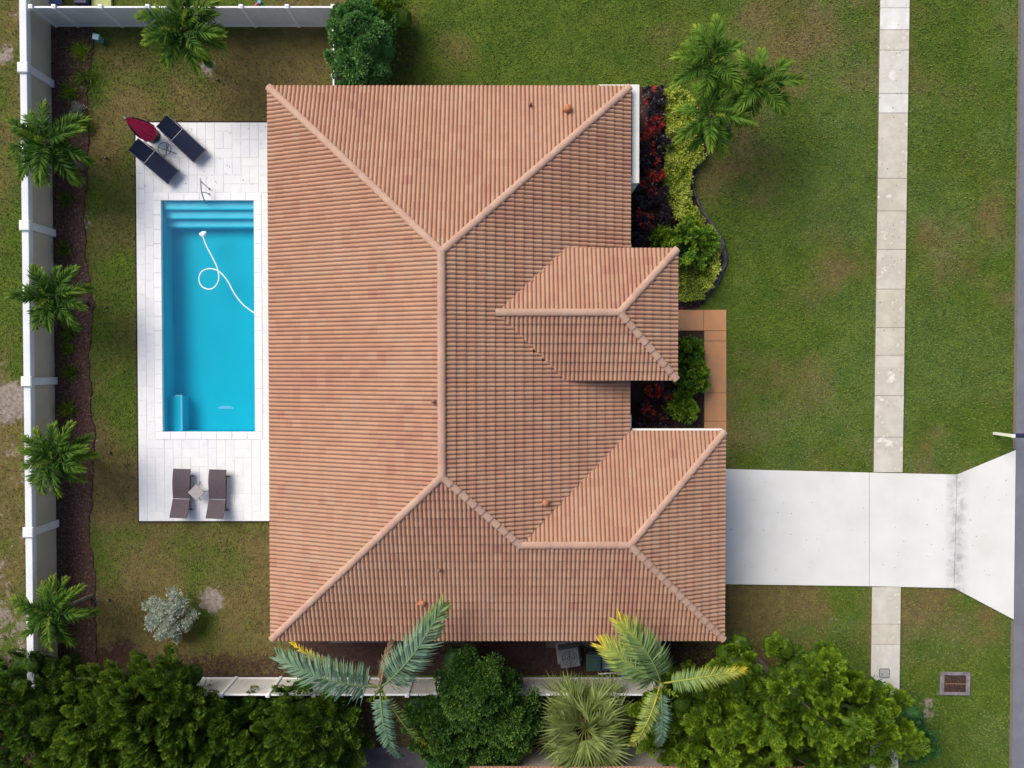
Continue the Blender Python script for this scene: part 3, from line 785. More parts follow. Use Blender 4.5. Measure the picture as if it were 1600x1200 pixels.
# ---- pool: basin, coping pieces, water, steps, bench
pool = thing('swimming_pool', 'long rectangular swimming pool with bright blue water beside the tiled roof', 'swimming pool', (-12.45, 2.08, 0))
b = MB(); e = .12; zb = -1.35
b.add([(PX0, PY0, ZD - .02), (PX1, PY0, ZD - .02), (PX1, PY1, ZD - .02), (PX0, PY1, ZD - .02), (PX0, PY0, zb), (PX1, PY0, zb), (PX1, PY1, zb + .3), (PX0, PY1, zb + .3)],
      [(4, 5, 6, 7), (0, 4, 7, 3), (1, 2, 6, 5), (0, 1, 5, 4), (3, 7, 6, 2)])
b.build('basin', M['plaster'], pool, world=True)
for k, (d0, d1, zt) in enumerate([(0, .34, -.17), (.34, .68, -.36), (.68, 1.0, -.58)]):
    q = MB(); q.box(PX0 + .003, PX1 - .003, PY1 - d1, PY1 - d0 - .003, zb + .1, zt)
    st = q.build('step', M['plasterlight'], pool, world=True)
    q = MB(); q.box(PX0 + .006, PX1 - .006, PY1 - d1 - .012, PY1 - d1 + .035, zt - .05, zt + .004); q.build('step_edge', M['plaster'], st, world=True)
q = MB(); q.box(PX0 + .003, PX0 + .58, PY0 + .003, PY0 + 1.45, zb + .01, -.5); bn = q.build('bench', M['plaster'], pool, world=True)
q = MB(); q.box(PX0 + .53, PX0 + .60, PY0 + .003, PY0 + 1.52, -.52, -.488); q.box(PX0 + .30, PX0 + .528, PY0 + 1.45, PY0 + 1.51, -.52, -.488); q.build('bench_edge', M['trim'], bn, world=True)
q = MB(); q.box(-12.55, -11.9, -1.78, -1.70, zb + .02, zb + .05); q.box(-12.45, -12.0, -1.70, -1.66, zb + .02, zb + .045); q.build('floor_drain', M['trim'], pool, world=True)
q = MB(); nxw, nyw = 12, 30
q.add([(PX0 + .002, PY0 + .002, -.06), (PX1 - .002, PY0 + .002, -.06), (PX1 - .002, PY1 - .002, -.06), (PX0 + .002, PY1 - .002, -.06)], [(0, 1, 2, 3)])
q.build('water', M['water'], pool, world=True)
def coping(x0, x1, y0, y1, n, along):
    for i in range(n):
        q = MB(); j = .004
        if along == 'x': q.rbox(x0 + (x1 - x0) * i / n + j, x0 + (x1 - x0) * (i + 1) / n - j, y0, y1, -.12, ZD + .012, .012)
        else: q.rbox(x0, x1, y0 + (y1 - y0) * i / n + j, y0 + (y1 - y0) * (i + 1) / n - j, -.12, ZD + .012, .012)
        q.build('coping', M['coping'], pool, world=True)
ov = .015
coping(PX0 - CW, PX1 + CW, PY1 - ov, PY1 + CW, 7, 'x'); coping(PX0 - CW, PX1 + CW, PY0 - CW, PY0 + ov, 7, 'x')
coping(PX0 - CW, PX0 + ov, PY0 + ov, PY1 - ov, 16, 'y'); coping(PX1 - ov, PX1 + CW, PY0 + ov, PY1 - ov, 16, 'y')

# cleaner and hose
def spline(pts, n=10):
    pts = [Vector(p) for p in pts]; out = []
    P = [pts[0]] + pts + [pts[-1]]
    for i in range(1, len(P) - 2):
        for j in range(n):
            t = j / n; p0, p1, p2, p3 = P[i - 1], P[i], P[i + 1], P[i + 2]
            out.append(.5 * ((2 * p1) + (p2 - p0) * t + (2 * p0 - 5 * p1 + 4 * p2 - p3) * t * t + (3 * p1 - p0 - 3 * p2 + p3) * t ** 3))
    out.append(pts[-1]); return out
hp = [(317, 369), (323, 385), (332, 402), (340, 420), (342, 436), (336, 448), (326, 452), (315, 447), (311, 435), (316, 424), (328, 420), (342, 424), (355, 438), (366, 458), (378, 474), (390, 484), (399, 490)]
cl = thing('pool_cleaner', 'white pool cleaner head with looping floating hose in the blue water', 'pool cleaner', G3(317, 366, -.045))
hpz = [G3(p[0], p[1], -.045 + (.02 if i > 10 else 0)) for i, p in enumerate(hp)]
q = MB(); q.tube(spline(hpz, 8), .028, 6); q.build('hose', M['hose'], cl, smooth=True, world=True)
q = MB(); q.lathe([(.03, -.10), (.11, -.08), (.13, -.02), (.09, .05), (.04, .07)], 12); q.box(-.14, -.06, -.04, .05, -.06, .03); q.box(.03, .13, .04, .12, -.06, .03)
q.build('cleaner_head', M['hose'], cl)

# hand rail at the pool steps
hr = thing('pool_handrail', 'slim curved steel handrail arching from the deck into the pool steps', 'handrail', G3(326, 297, ZD))
q = MB()
o_ = Vector(hr.location)
q.tube([p - o_ for p in spline([G3(327, 295, ZD), G3(321, 290, .45), G3(314, 283, .80), G3(313, 279, .92), G3(314, 288, .90), G3(315, 300, .70), G3(319, 312, .25), G3(322, 318, -.1)], 6)], .024, 6)
q.build('rail', M['chrome'], hr, smooth=True)
q = MB(); q.tube([p - o_ for p in spline([G3(327, 303, ZD), G3(321, 301, .40), G3(315, 301, .68)], 6)], .022, 6); q.build('brace', M['chrome'], hr, smooth=True)
q = MB(); p_ = G3(327, 295, ZD) - o_; q.lathe([(.05, 0), (.05, .012), (.03, .02)], 12, p_.x, p_.y); p_ = G3(327, 303, ZD) - o_; q.lathe([(.05, 0), (.05, .012), (.03, .02)], 12, p_.x, p_.y)
q.build('flange', M['chrome'], hr)

# ------------------------------------------------------------------ house
HX, HY = -1.0, 0.0
house = thing('house', 'single storey house with a pink terracotta tiled hip roof', 'house', (HX, HY, 0))
def hpart(b, name, m, parent=None, **k): return b.build(name, m, parent or house, world=True, **k)
ZE = 3.0
b = MB(); b.box(-8.45, 3.8, -9.7, 9.85, 0, 2.86); b.box(3.8, 7.45, -9.7, -3.0, 0, 2.855)
wall = hpart(b, 'wall', M['stucco'])
# entry porch walls rising above the main eave
b = MB(); b.box(2.6, 3.6, .15, 3.7, 2.87, 3.86); b.box(3.803, 5.4, .15, 3.7, .01, 3.86); hpart(b, 'porch_wall', M['stucco'])
# windows and doors on the sides a passer-by would see
def window(x0, x1, y0, y1, z0, z1, ax):
    q = MB(); t = .05
    if ax == 'x':
        s = 1 if x1 > -2 else -1
        xx = (x0, x0 + .03) if s > 0 else (x0 - .03, x0)
        q.box(xx[0], xx[1], y0 - t, y1 + t, z1, z1 + t); q.box(xx[0], xx[1], y0 - t, y1 + t, z0 - t, z0); q.box(xx[0], xx[1], y0 - t, y0, z0, z1); q.box(xx[0], xx[1], y1, y1 + t, z0, z1)
        f = hpart(q, 'window', M['white'])
        q = MB(); q.box(xx[0] + .008, xx[1] - .01, y0, y1, z0, z1); hpart(q, 'pane', M['glass'], f)
    else:
        q.box(x0 - t, x1 + t, y0 - .03, y0, z1, z1 + t); q.box(x0 - t, x1 + t, y0 - .03, y0, z0 - t, z0); q.box(x0 - t, x0, y0 - .03, y0, z0, z1); q.box(x1, x1 + t, y0 - .03, y0, z0, z1)
        f = hpart(q, 'window', M['white'])
        q = MB(); q.box(x0, x1, y0 - .02, y0 - .01, z0, z1); hpart(q, 'pane', M['glass'], f)
window(3.803, 3.803, 4.6, 6.2, .9, 2.2, 'x'); window(-8.453, -8.453, -1.5, 2.0, .1, 2.3, 'x'); window(-8.453, -8.453, 4.0, 6.0, .9, 2.2, 'x')
window(-5, -3.5, -9.703, -9.703, .9, 2.1, 'y'); window(1, 2.2, -9.703, -9.703, 1.2, 2.1, 'y')
b = MB(); b.box(7.453, 7.49, -8.7, -4.0, 0, 2.3)
for k in range(1, 4): b.box(7.485, 7.50, -8.66, -4.04, .575 * k - .02, .575 * k + .02)
hpart(b, 'garage_door', M['white'])
b = MB(); b.box(5.403, 5.45, 1.4, 2.4, .02, 2.2); hpart(b, 'front_door', M['bark'])
# white stucco surround standing proud of the corner
def pz(px, py, z): return G(px, py, z)
sx1, sy1 = G(999, 132, 2.82)
sx0, sy0 = G(985, 286, 2.82)
b = MB(); w_ = .27
b.box(sx1 - w_, sx1, sy0, sy1, .02, 2.82); b.box(G(935, 132, 2.82)[0], sx1 - w_ - .002, sy1 - w_, sy1, .02, 2.82); b.box(sx0 - .1, sx1 - w_ - .002, sy0, sy0 + w_, .02, 2.82)
hpart(b, 'stucco_surround', M['stuccowhite'])

XL, XR, YT, YB = -9.10, 4.42, 10.46, -10.30
XW, YW = 8.01, -2.39
TA = (-2.41, 3.95); BA = (-2.41, -3.76); J = (.29, -6.35); WA = (4.21, -6.35); V_ = (XR, YW)
kL = 2.75 / (TA[0] - XL); kR = 2.75 / (XR - TA[0]); kT = 2.75 / (YT - TA[1]); kB = 2.75 / (BA[1] - YB)
kWT = 1.662 / 3.96; kWR = 1.662 / (XW - WA[0])
EX, EYT, EYB = 6.0, 4.30, -.47
EA = (3.775, 1.92); EJ = (-.55, 1.92); kE = 1.0 / 2.385; kER = 1.0 / (EX - EA[0])
vx = XR - (1.0 / kR)
# (eave origin, along eave dir, upslope dir, slope, eave z, plan polygon)
faces = [
    ('L', (XL, YT), (0, -1), (1, 0), kL, ZE, [(XL, YT), TA, BA, (XL, YB)]),
    ('T', (XL, YT), (1, 0), (0, -1), kT, ZE, [(XL, YT), (XR, YT), TA]),
    ('R', (XR, YT), (0, -1), (-1, 0), kR, ZE, [(XR, YT), V_, J, BA, TA]),
    ('B1', (J[0], YB), (-1, 0), (0, 1), kB, ZE, [(XL, YB), BA, J, (J[0], YB)]),
    ('B2', (J[0], YB), (1, 0), (0, 1), kB, ZE, [(J[0], YB), J, WA, (XW, YB)]),
    ('WR', (XW, YB), (0, 1), (-1, 0), kWR, ZE, [(XW, YB), (XW, YW), WA]),
    ('WT', (XW, YW), (-1, 0), (0, -1), kWT, ZE, [(XW, YW), V_, J, WA]),
    ('ET', (EX, EYT), (-1, 0), (0, -1), kE, 4.0, [(EX, EYT), (vx, EYT), EJ, EA]),
    ('EB', (EX, EYB), (-1, 0), (0, 1), kE, 4.0, [(EX, EYB), (vx, EYB), EJ, EA]),
    ('ER', (EX, EYB), (0, 1), (-1, 0), kER, 4.0, [(EX, EYB), (EX, EYT), EA]),
]
# roof deck under the tiles: sheets with soffit and fascia
b = MB()
for nm, o, e_, u_, k, ze, poly in faces:
    zf = [ze + ((p[0] - o[0]) * u_[0] + (p[1] - o[1]) * u_[1]) * k for p in poly]
    n_ = len(poly)
    b.add([(p[0], p[1], z - .02) for p, z in zip(poly, zf)], [tuple(range(n_))])
roof = hpart(b, 'roof', M['deckroof'])
b = MB()
b.add([(XL + .02, YB + .02, 2.87), (XW - .02, YB + .02, 2.87), (XW - .02, YW - .02, 2.87), (XR - .02, YW - .02, 2.87), (XR - .02, YT - .02, 2.87), (XL + .02, YT - .02, 2.87)], [(0, 5, 4, 3, 2, 1)])
b.add([(1.2, EYB + .02, 3.87), (EX - .02, EYB + .02, 3.87), (EX - .02, EYT - .02, 3.87), (1.2, EYT - .02, 3.87)], [(0, 3, 2, 1)])
hpart(b, 'soffit', M['soffit'], roof)
def fascia_run(pts, z, h=.14):
    q = MB()
    for a_, c_ in zip(pts[:-1], pts[1:]):
        a_ = Vector(a_); c_ = Vector(c_); d = (c_ - a_).normalized(); nn = Vector((-d.y, d.x)) * .012
        q.prism([tuple(a_ + nn), tuple(c_ + nn), tuple(c_ - nn), tuple(a_ - nn)], z - h, z - .022)
    hpart(q, 'fascia', M['white'], roof)
i_ = .03
fascia_run([(XR - i_, YW), (XR - i_, YT - i_), (XL + i_, YT - i_), (XL + i_, YB + i_), (XW - i_, YB + i_), (XW - i_, YW - i_), (XR, YW - i_)], ZE)
fascia_run([(vx, EYT - i_), (EX - i_, EYT - i_), (EX - i_, EYB + i_), (vx, EYB + i_)], 4.0)
# gutter along the garage's garden-side eave
q = MB(); q.box(XR + .1, XW - .1, YW - .01, YW + .075, 2.80, 2.90); hpart(q, 'gutter', M['white'], roof)
q = MB(); q.box(XR + .01, XR + .07, YW + .1, YW + .6, 2.3, 2.95); q.box(XR + .01, XR + .06, 4.35, 4.62, 2.3, 2.95); hpart(q, 'downspout', M['white'], roof)

TW, TC = .31, .335
prof_u = [0, .12, .25, .38, .5]           # half barrel positions x2 = one barrel; two barrels per tile
def hfun(t):                              # t over one barrel
    return .071 * (max(0.0, math.sin(PI * t)) ** .85)
ss = []
for bi in range(2):
    for t in (0, .10, .28, .5, .72, .90): ss.append(((bi + t) / 2 * TW, hfun(t)))
ss.append((TW, 0.0))
def tile_quads(lift=.056):
    """list of quads [(s,t,z)...] in tile space; t upslope"""
    top0 = [(s, -.012, h + lift) for s, h in ss]; top1 = [(s, TC + .012, h + .004) for s, h in ss]; low = [(s, -.012, -.012) for s, h in ss]
    out = []
    for i in range(len(ss) - 1):
        out.append([top0[i], top0[i + 1], top1[i + 1], top1[i]])
        out.append([low[i], low[i + 1], top0[i + 1], top0[i]])
    return out
TQ = tile_quads()
def clip_poly(pg, poly):
    """clip list of (x,y,z) by convex plan polygon (ccw)"""
    n_ = len(poly)
    for i in range(n_):
        ax, ay = poly[i]; bx_, by_ = poly[(i + 1) % n_]
        ex, ey = bx_ - ax, by_ - ay
        out = []; m_ = len(pg)
        for j in range(m_):
            p = pg[j]; q = pg[(j + 1) % m_]
            dp = ex * (p[1] - ay) - ey * (p[0] - ax); dq = ex * (q[1] - ay) - ey * (q[0] - ax)
            if dp >= 0: out.append(p)
            if (dp > 0 > dq) or (dp < 0 < dq):
                t = dp / (dp - dq); out.append(tuple(p[w] + (q[w] - p[w]) * t for w in range(3)))
        pg = out
        if len(pg) < 3: return None
    return pg
def ccw(poly):
    a_ = sum(poly[i][0] * poly[(i + 1) % len(poly)][1] - poly[(i + 1) % len(poly)][0] * poly[i][1] for i in range(len(poly)))
    return poly if a_ > 0 else poly[::-1]
rt = random.Random(11)
whole = []; cutt = []
def grow(poly, edge_o, e_, u_, g=.03):
    # widen the polygon a little below the eave so butts overhang
    out = []
    for p in poly:
        t = (p[0] - edge_o[0]) * u_[0] + (p[1] - edge_o[1]) * u_[1]
        out.append((p[0] - u_[0] * g, p[1] - u_[1] * g) if t < 1e-6 else p)
    return out
for nm, o, e_, u_, k, ze, poly in faces:
    P_ = ccw(grow(poly, o, e_, u_))
    sv_ = [(p[0] - o[0]) * e_[0] + (p[1] - o[1]) * e_[1] for p in poly]; tv_ = [(p[0] - o[0]) * u_[0] + (p[1] - o[1]) * u_[1] for p in poly]
    s0, s1, t1 = min(sv_), max(sv_), max(tv_)
    for r in range(0, int(t1 / TC) + 1):
        for c in range(int(math.floor(s0 / TW)), int(math.ceil(s1 / TW))):
            so, to = c * TW, r * TC
            bx0, by0 = o[0] + e_[0] * so + u_[0] * to, o[1] + e_[1] * so + u_[1] * to
            bz = ze + to * k
            cor = [(bx0 + e_[0] * a_ + u_[0] * t, by0 + e_[1] * a_ + u_[1] * t) for a_ in (0, TW) for t in (0, TC)]
            ins = 0
            for p in cor:
                if all((P_[(i + 1) % len(P_)][0] - P_[i][0]) * (p[1] - P_[i][1]) - (P_[(i + 1) % len(P_)][1] - P_[i][1]) * (p[0] - P_[i][0]) >= -1e-6 for i in range(len(P_))): ins += 1
            nclus = float(vnoise(bx0 * .5, by0 * .5, 77))
            t_ = min(1, max(0, .5 + (nclus - .5) * .5 + rt.gauss(0, .17)))
            t_ = round(t_ * 7) / 7
            qz = rt.uniform(-.003, .003)
            rec = (nm, bx0, by0, bz + qz, e_, u_, k, t_, P_)
            if ins == 4: whole.append(rec)
            else:
                cutt.append(rec)
def tile_world(rec, rel=False):
    nm, bx0, by0, bz, e_, u_, k, t_, P_ = rec
    out = []
    flip = (e_[0] * u_[1] - e_[1] * u_[0]) < 0
    for q in TQ:
        w = [((0 if rel else bx0) + e_[0] * s + u_[0] * t, (0 if rel else by0) + e_[1] * s + u_[1] * t, (0 if rel else bz) + t * k + z) for s, t, z in q]
        out.append(w[::-1] if flip else w)
    return out
# hidden tiles of the main slope under the porch roof are left out
def under(rec):
    return rec[0] == 'R' and rec[1] > .9 and rec[1] < 4.4 and -.1 < rec[2] < 3.9 and (abs(rec[2] - 1.92) < 2.0) and rec[1] > -.2 + abs(rec[2] - 1.92) * 1.15
whole = [r for r in whole if not under(r)]
# the 300 tiles nearest the lens become parts of their own
whole.sort(key=lambda r: (r[1]) ** 2 + (r[2]) ** 2 + (CAM_H - r[3]) ** 2 * 6)
tcache = {}
rl = root_loc(roof)
for r in whole[:300]:
    key = (r[0], r[7])
    if key not in tcache:
        q = MB(); q.cur = r[7]
        for w in tile_world(r, True): q.add(w, [(0, 1, 2, 3)])
        tcache[key] = q.mesh('roof_tile', M['tile'])
    obj('roof_tile', tcache[key], roof, (r[1] - rl.x, r[2] - rl.y, r[3] - rl.z))
q = MB()
for r in whole[300:]:
    q.cur = r[7]
    for w in tile_world(r): q.add(w, [(0, 1, 2, 3)])
for r in cutt:
    q.cur = r[7]
    for w in tile_world(r):
        c = clip_poly(w, r[8])
        if c: q.add(c, [tuple(range(len(c)))])
tf = hpart(q, 'roof_tiles', M['tile'], roof); tf['kind'] = 'stuff'

# ridge and hip caps, piece by piece
def caps(a_, c_, r=.138, lift=.0):
    a_ = Vector(a_); c_ = Vector(c_)
    if abs(c_.z - a_.z) > .1 and (a_.z < 3.01 or a_.z == 4.0): a_ = a_ + (c_ - a_).normalized() * .09
    d = c_ - a_; L = d.length; n_ = max(1, round(L / .385)); d.normalize()
    side = d.cross(Vector((0, 0, 1))).normalized(); up = side.cross(d).normalized()
    if up.z < 0: up = -up
    for i in range(n_):
        p0 = a_ + d * (L * i / n_ - .03); p1 = a_ + d * (L * (i + 1) / n_ + .01)
        t = rt.choice([.2, .4, .5, .6, .8])
        q = MB(); q.cur = t; vs = []
        for (p, rr, l) in ((p0, r, .030), (p1, r * .88, .0)):
            for kk in range(9):
                th = PI * kk / 8
                vs.append(p + side * math.cos(th) * rr + up * (math.sin(th) * rr * .62 + l + .052 + lift - .02))
        fs = [(kk, kk + 1, kk + 10, kk + 9) for kk in range(8)] + [tuple(range(9))]
        # order so that the outer side faces up
        q.add(vs, [f[::-1] for f in fs])
        q.build('ridge_tile', M['captint'], roof, world=True, smooth=False)
M['captint'] = mat('ridge_cap_clay_tint', (0, 0, 0), base2=(.88, .88, .90), scale=3, detail=8, rough=.85, bump=.2, bscale=50, spec=.15,
                   tintcols=[(.44, .265, .20), (.49, .31, .225), (.50, .33, .24)], contrast=(.4, .7))
def zz(p, z): return (p[0], p[1], z)
zr, zw = ZE + 2.75, ZE + 1.662
caps(zz((XL, YT), ZE), zz(TA, zr)); caps(zz((XR, YT), ZE), zz(TA, zr)); caps(zz((XL, YB), ZE), zz(BA, zr)); caps(zz(J, zw), zz(BA, zr))
caps(zz(TA, zr), zz(BA, zr), r=.15); caps(zz(J, zw), zz(WA, zw), r=.14); caps(zz((XW, YB), ZE), zz(WA, zw)); caps(zz((XW, YW), ZE), zz(WA, zw))
caps(zz(EJ, 5.0), zz(EA, 5.0), r=.14); caps(zz((EX, EYT), 4.0), zz(EA, 5.0)); caps(zz((EX, EYB), 4.0), zz(EA, 5.0))
def zroof(x, y):
    zm = ZE + min((x - XL) * kL, (XR - x) * kR, (YT - y) * kT, (y - YB) * kB)
    zw_ = ZE + min((YW - y) * kWT, (y - YB) * kB, (XW - x) * kWR)
    return max(zm, zw_)
def on_roof(px, py):
    z = 4.0
    for _ in range(6):
        x, y = G(px, py, z); z = zroof(x, y)
    return x, y, z
# roof vents
for (px, py, big) in [(886, 172, 2), (852, 785, 1), (660, 941, 1), (828, 165, 0), (687, 889, 0), (678, 627, 0)]:
    x, y, z = on_roof(px, py)
    q = MB()
    if big == 2: q.lathe([(.16, -.05), (.16, .16), (.14, .27), (.09, .33), (.02, .35)], 14, x, y)
    elif big: q.lathe([(.10, -.05), (.10, .10), (.12, .12), (.11, .20), (.04, .24)], 12, x, y); q.box(x - .22, x + .14, y - .08, y + .08, -.03, .1)
    else: q.lathe([(.06, -.05), (.055, .22), (.075, .23), (.03, .27)], 8, x, y)
    q.v = [(a_, c_, d_ + z) for a_, c_, d_ in q.v]
    q.build('roof_vent', M['orangevent'] if big else M['ventdark'], roof, world=True, smooth=False)

# ------------------------------------------------------------------ fences and walls
# left precast wall
wl = thing('precast_wall', 'tall precast concrete boundary wall with white posts and coping along the pool yard', 'wall', (-18.9, 1, 0))
XO = -18.98
py_c = [-20, 105, 352, 596, 832, 1078]
yc = [G(44, p, 1.95)[1] for p in py_c]; yc[0] = 14.0 + 6.0 - 2.2
yc = [G(44, p, 1.95)[1] for p in py_c]; yc[0] = yc[1] + 6.05
for i in range(len(yc) - 1):
    y0, y1 = yc[i + 1] + .15, yc[i] - .15
    q = MB(); q.box(XO + .06, XO + .18, y0, y1, 0, 1.60); q.build('panel', M['precast'], wl, world=True)
    q = MB(); q.rbox(XO - .02, XO + .26, y0, y1, 1.602, 1.88, .02); q.build('coping', M['precastwhite'], wl, world=True)
for i, y in enumerate(yc):
    q = MB(); q.box(XO - .02, XO + .30, y - .148, y + .148, 0, 1.90); p_ = q.build('post', M['precastwhite'], wl, world=True)
    q = MB(); q.rbox(XO - .07, XO + .34, y - .20, y + .20, 1.903, 1.99, .03); q.build('cap', M['white'], p_, world=True)
# extend the wall to the back neighbour and down (out of view)
def vfence(name, label, pts, posts, facemat, h=1.83, loc=None, skip_last=False):
    """pts: straight run start, end; posts at given distances"""
    a_ = Vector(pts[0]); c_ = Vector(pts[1]); d = (c_ - a_); L = d.length; d.normalize(); ang = math.atan2(d.y, d.x)
    t = thing(name, label, 'fence', (a_.x, a_.y, 0), ang)
    for i, s in enumerate(posts):
        q = MB(); q.box(s - .063, s + .063, -.063, .063, 0, h + .02); p = q.build('post', M['vinyl'], t)
        q = MB(); q.rbox(s - .085, s + .085, -.085, .085, h + .022, h + .075, .02); q.lathe([(.05, h + .076), (.01, h + .10)], 4, s, 0); q.build('cap', M['vinyl'], p)
    for s0, s1 in zip(posts[:-1], posts[1:]):
        x0, x1 = s0 + .065, s1 - .065
        q = MB(); q.rbox(x0, x1, -.035, .035, h - .09, h, .008); q.build('top_rail', M['vinyl'], t)
        q = MB(); q.rbox(x0, x1, -.035, .035, .03, .17, .008); q.build('bottom_rail', M['vinyl'], t)
        nb = max(1, round((x1 - x0) / .29)); w = (x1 - x0) / nb
        for k in range(nb):
            q = MB(); q.box(x0 + k * w + .003, x0 + (k + 1) * w - .003, -.016, .016, .172, h - .092); q.build('board', facemat, t)
    return t
yF = 13.9
M['vinylgrey'] = mat('white_vinyl_board', (.66, .665, .66), base2=(.60, .605, .60), scale=.8, rough=.5)
px_posts = [47, 83, 156, 230, 303, 376, 448, 520]
xs = [G(p, 12, 1.9)[0] for p in px_posts]
vfence('vinyl_fence', 'white vinyl privacy fence along the upper edge of the pool yard', [(xs[0], yF), (xs[-1], yF)], [x - xs[0] for x in xs], M['vinylgrey'])
vfence('vinyl_fence', 'short white vinyl side fence between leafy tree and upper left roof edge', [(xs[-1], yF - .07), (xs[-1], 9.95)], [.9, 2.55, 3.9], M['vinylgrey'])
yB = -12.86
bp_ = [128, 200, 272, 345, 418, 490, 563, 636, 680, 740, 815, 887, 960, 1031]
xb = [G(p, 1088, 1.9)[0] for p in bp_]
vfence('vinyl_fence', 'white vinyl fence with cream boards below the house, behind the palms', [(-18.55, yB), (xb[-1], yB)], [.1] + [x + 18.55 for x in xb], M['vinylpanel'])
xg = G(1031, 1010, 1.83)[0]
vfence('vinyl_gate', 'short cream vinyl gate closing the side yard at the garage corner', [(xg, -9.75), (xg, yB + .1)], [.1, G(1031, 1003, 1.85)[1] * -1 - 9.75 if False else 1.25, 3.0], M['vinylpanel'])['category'] = 'gate'

# ------------------------------------------------------------------ palms
def frond_mesh(name, m, L=1.5, n=34, leaf=.42, a0=60, a1=-35, plume=.5, wid=.035, tips=.35, base_t=.3, seed=0, rach=.014, droop=.3, tw=0.0, start=.10, fwd=.75):
    """a feather leaf: arching rachis along +x with leaflets on both sides"""
    rg = np.random.default_rng(seed)
    N = 16; pts = []; x = z = 0.0; yv = 0.0
    for i in range(N + 1):
        pts.append((x, yv, z)); u = i / N
        a = math.radians(a0 + (a1 - a0) * (u ** 1.1)); x += L / N * math.cos(a); z += L / N * math.sin(a); yv += tw * L / N * u
    pts = np.array(pts)
    def at(u):
        f = np.clip(u, 0, 1) * N; i = np.minimum(f.astype(int), N - 1); w = (f - i)[:, None]
        return pts[i] * (1 - w) + pts[i + 1] * w, nrm(pts[i + 1] - pts[i])
    P, D, Nn, LL, WW, T = [], [], [], [], [], []
    for sgn in (-1, 1):
        u = np.linspace(start, 1, n) + rg.uniform(-.01, .01, n)
        p, tn = at(u)
        side = np.tile([0, sgn, 0.], (n, 1)); upv = nrm(np.cross(tn, side) * -sgn * -1)
        upv = np.where(upv[:, 2:3] < 0, -upv, upv)
        pl = rg.uniform(-plume, plume, n)[:, None]
        d = nrm(side * (1 - .45 * u[:, None]) + tn * (fwd * .6 + .8 * u[:, None]) + upv * (pl + .15) - np.array([0, 0, 1.]) * droop * rg.uniform(.4, 1.4, n)[:, None] + rg.normal(size=(n, 3)) * .06)
        l = leaf * (np.sin(PI * (.14 + .74 * u)) ** .6) * rg.uniform(.85, 1.1, n)
        nn_ = nrm(upv + rg.normal(size=(n, 3)) * .35)
        P.append(p); D.append(d); Nn.append(nn_); LL.append(l); WW.append(np.full(n, wid)); T.append(base_t + tips * u ** 2 + rg.uniform(-.12, .12, n))
    P, D, Nn, LL, WW, T = [np.concatenate(a_) for a_ in (P, D, Nn, LL, WW, T)]
    # two-joint leaflets: the outer half droops
    D = nrm(D); B = nrm(np.cross(D, Nn)); l = LL[:, None]; w = WW[:, None]
    D2 = nrm(D - np.array([0, 0, 1.]) * droop * 1.2)
    m0a = P + B * w * .25; m0b = P - B * w * .25; m1a = P + D * l * .5 + B * w * .5; m1b = P + D * l * .5 - B * w * .5; tp = P + D * l * .5 + D2 * l * .5
    n2 = len(P)
    V = np.concatenate([np.stack([m0a, m1a, m1b, m0b], 1).reshape(-1, 3), np.stack([m1a, tp, tp * .999 + m1b * .001, m1b], 1).reshape(-1, 3)])
    F = np.arange(8 * n2).reshape(-1, 4); TT = np.concatenate([T, T + .12])
    # rachis
    q = MB(); q.cur = min(1, base_t + .45)
    q.tube([tuple(p) for p in pts[::2]], [rach * (1 - .8 * i / 8) for i in range(9)], 5, caps=False)
    o = len(V); V = np.concatenate([V, np.array(q.v)]); F = np.concatenate([F, np.array(q.f) + o]); TT = np.concatenate([TT, np.array(q.t)])
    return np_mesh(name, V, F, m, tint=np.clip(TT, 0, 1))

FR = {}
def fset(key, k, **kw):
    FR[key] = [frond_mesh('frond', seed=100 + i * 7 + len(FR) * 31, a0=kw['a0'] + (i - k / 2) * 7, a1=kw['a1'] + (i % 3 - 1) * 9, **{a: b_ for a, b_ in kw.items() if a not in ('a0', 'a1')}) for i in range(k)]
fset('yard', 5, m=M['palm'], L=1.5, n=62, leaf=.44, a0=44, a1=-40, plume=1.15, wid=.052, tips=.5, base_t=.15, droop=.25)
fset('yardlime', 4, m=M['palm'], L=1.5, n=62, leaf=.42, a0=44, a1=-35, plume=1.1, wid=.052, tips=.5, base_t=.26, droop=.25)
fset('front', 5, m=M['palmbright'], L=2.05, n=84, leaf=.60, a0=42, a1=-55, plume=1.15, wid=.052, tips=.65, base_t=.12, droop=.35)
fset('spear', 2, m=M['palm'], L=1.0, n=22, leaf=.2, a0=86, a1=60, plume=.6, wid=.035, tips=.2, base_t=.6, droop=.0)

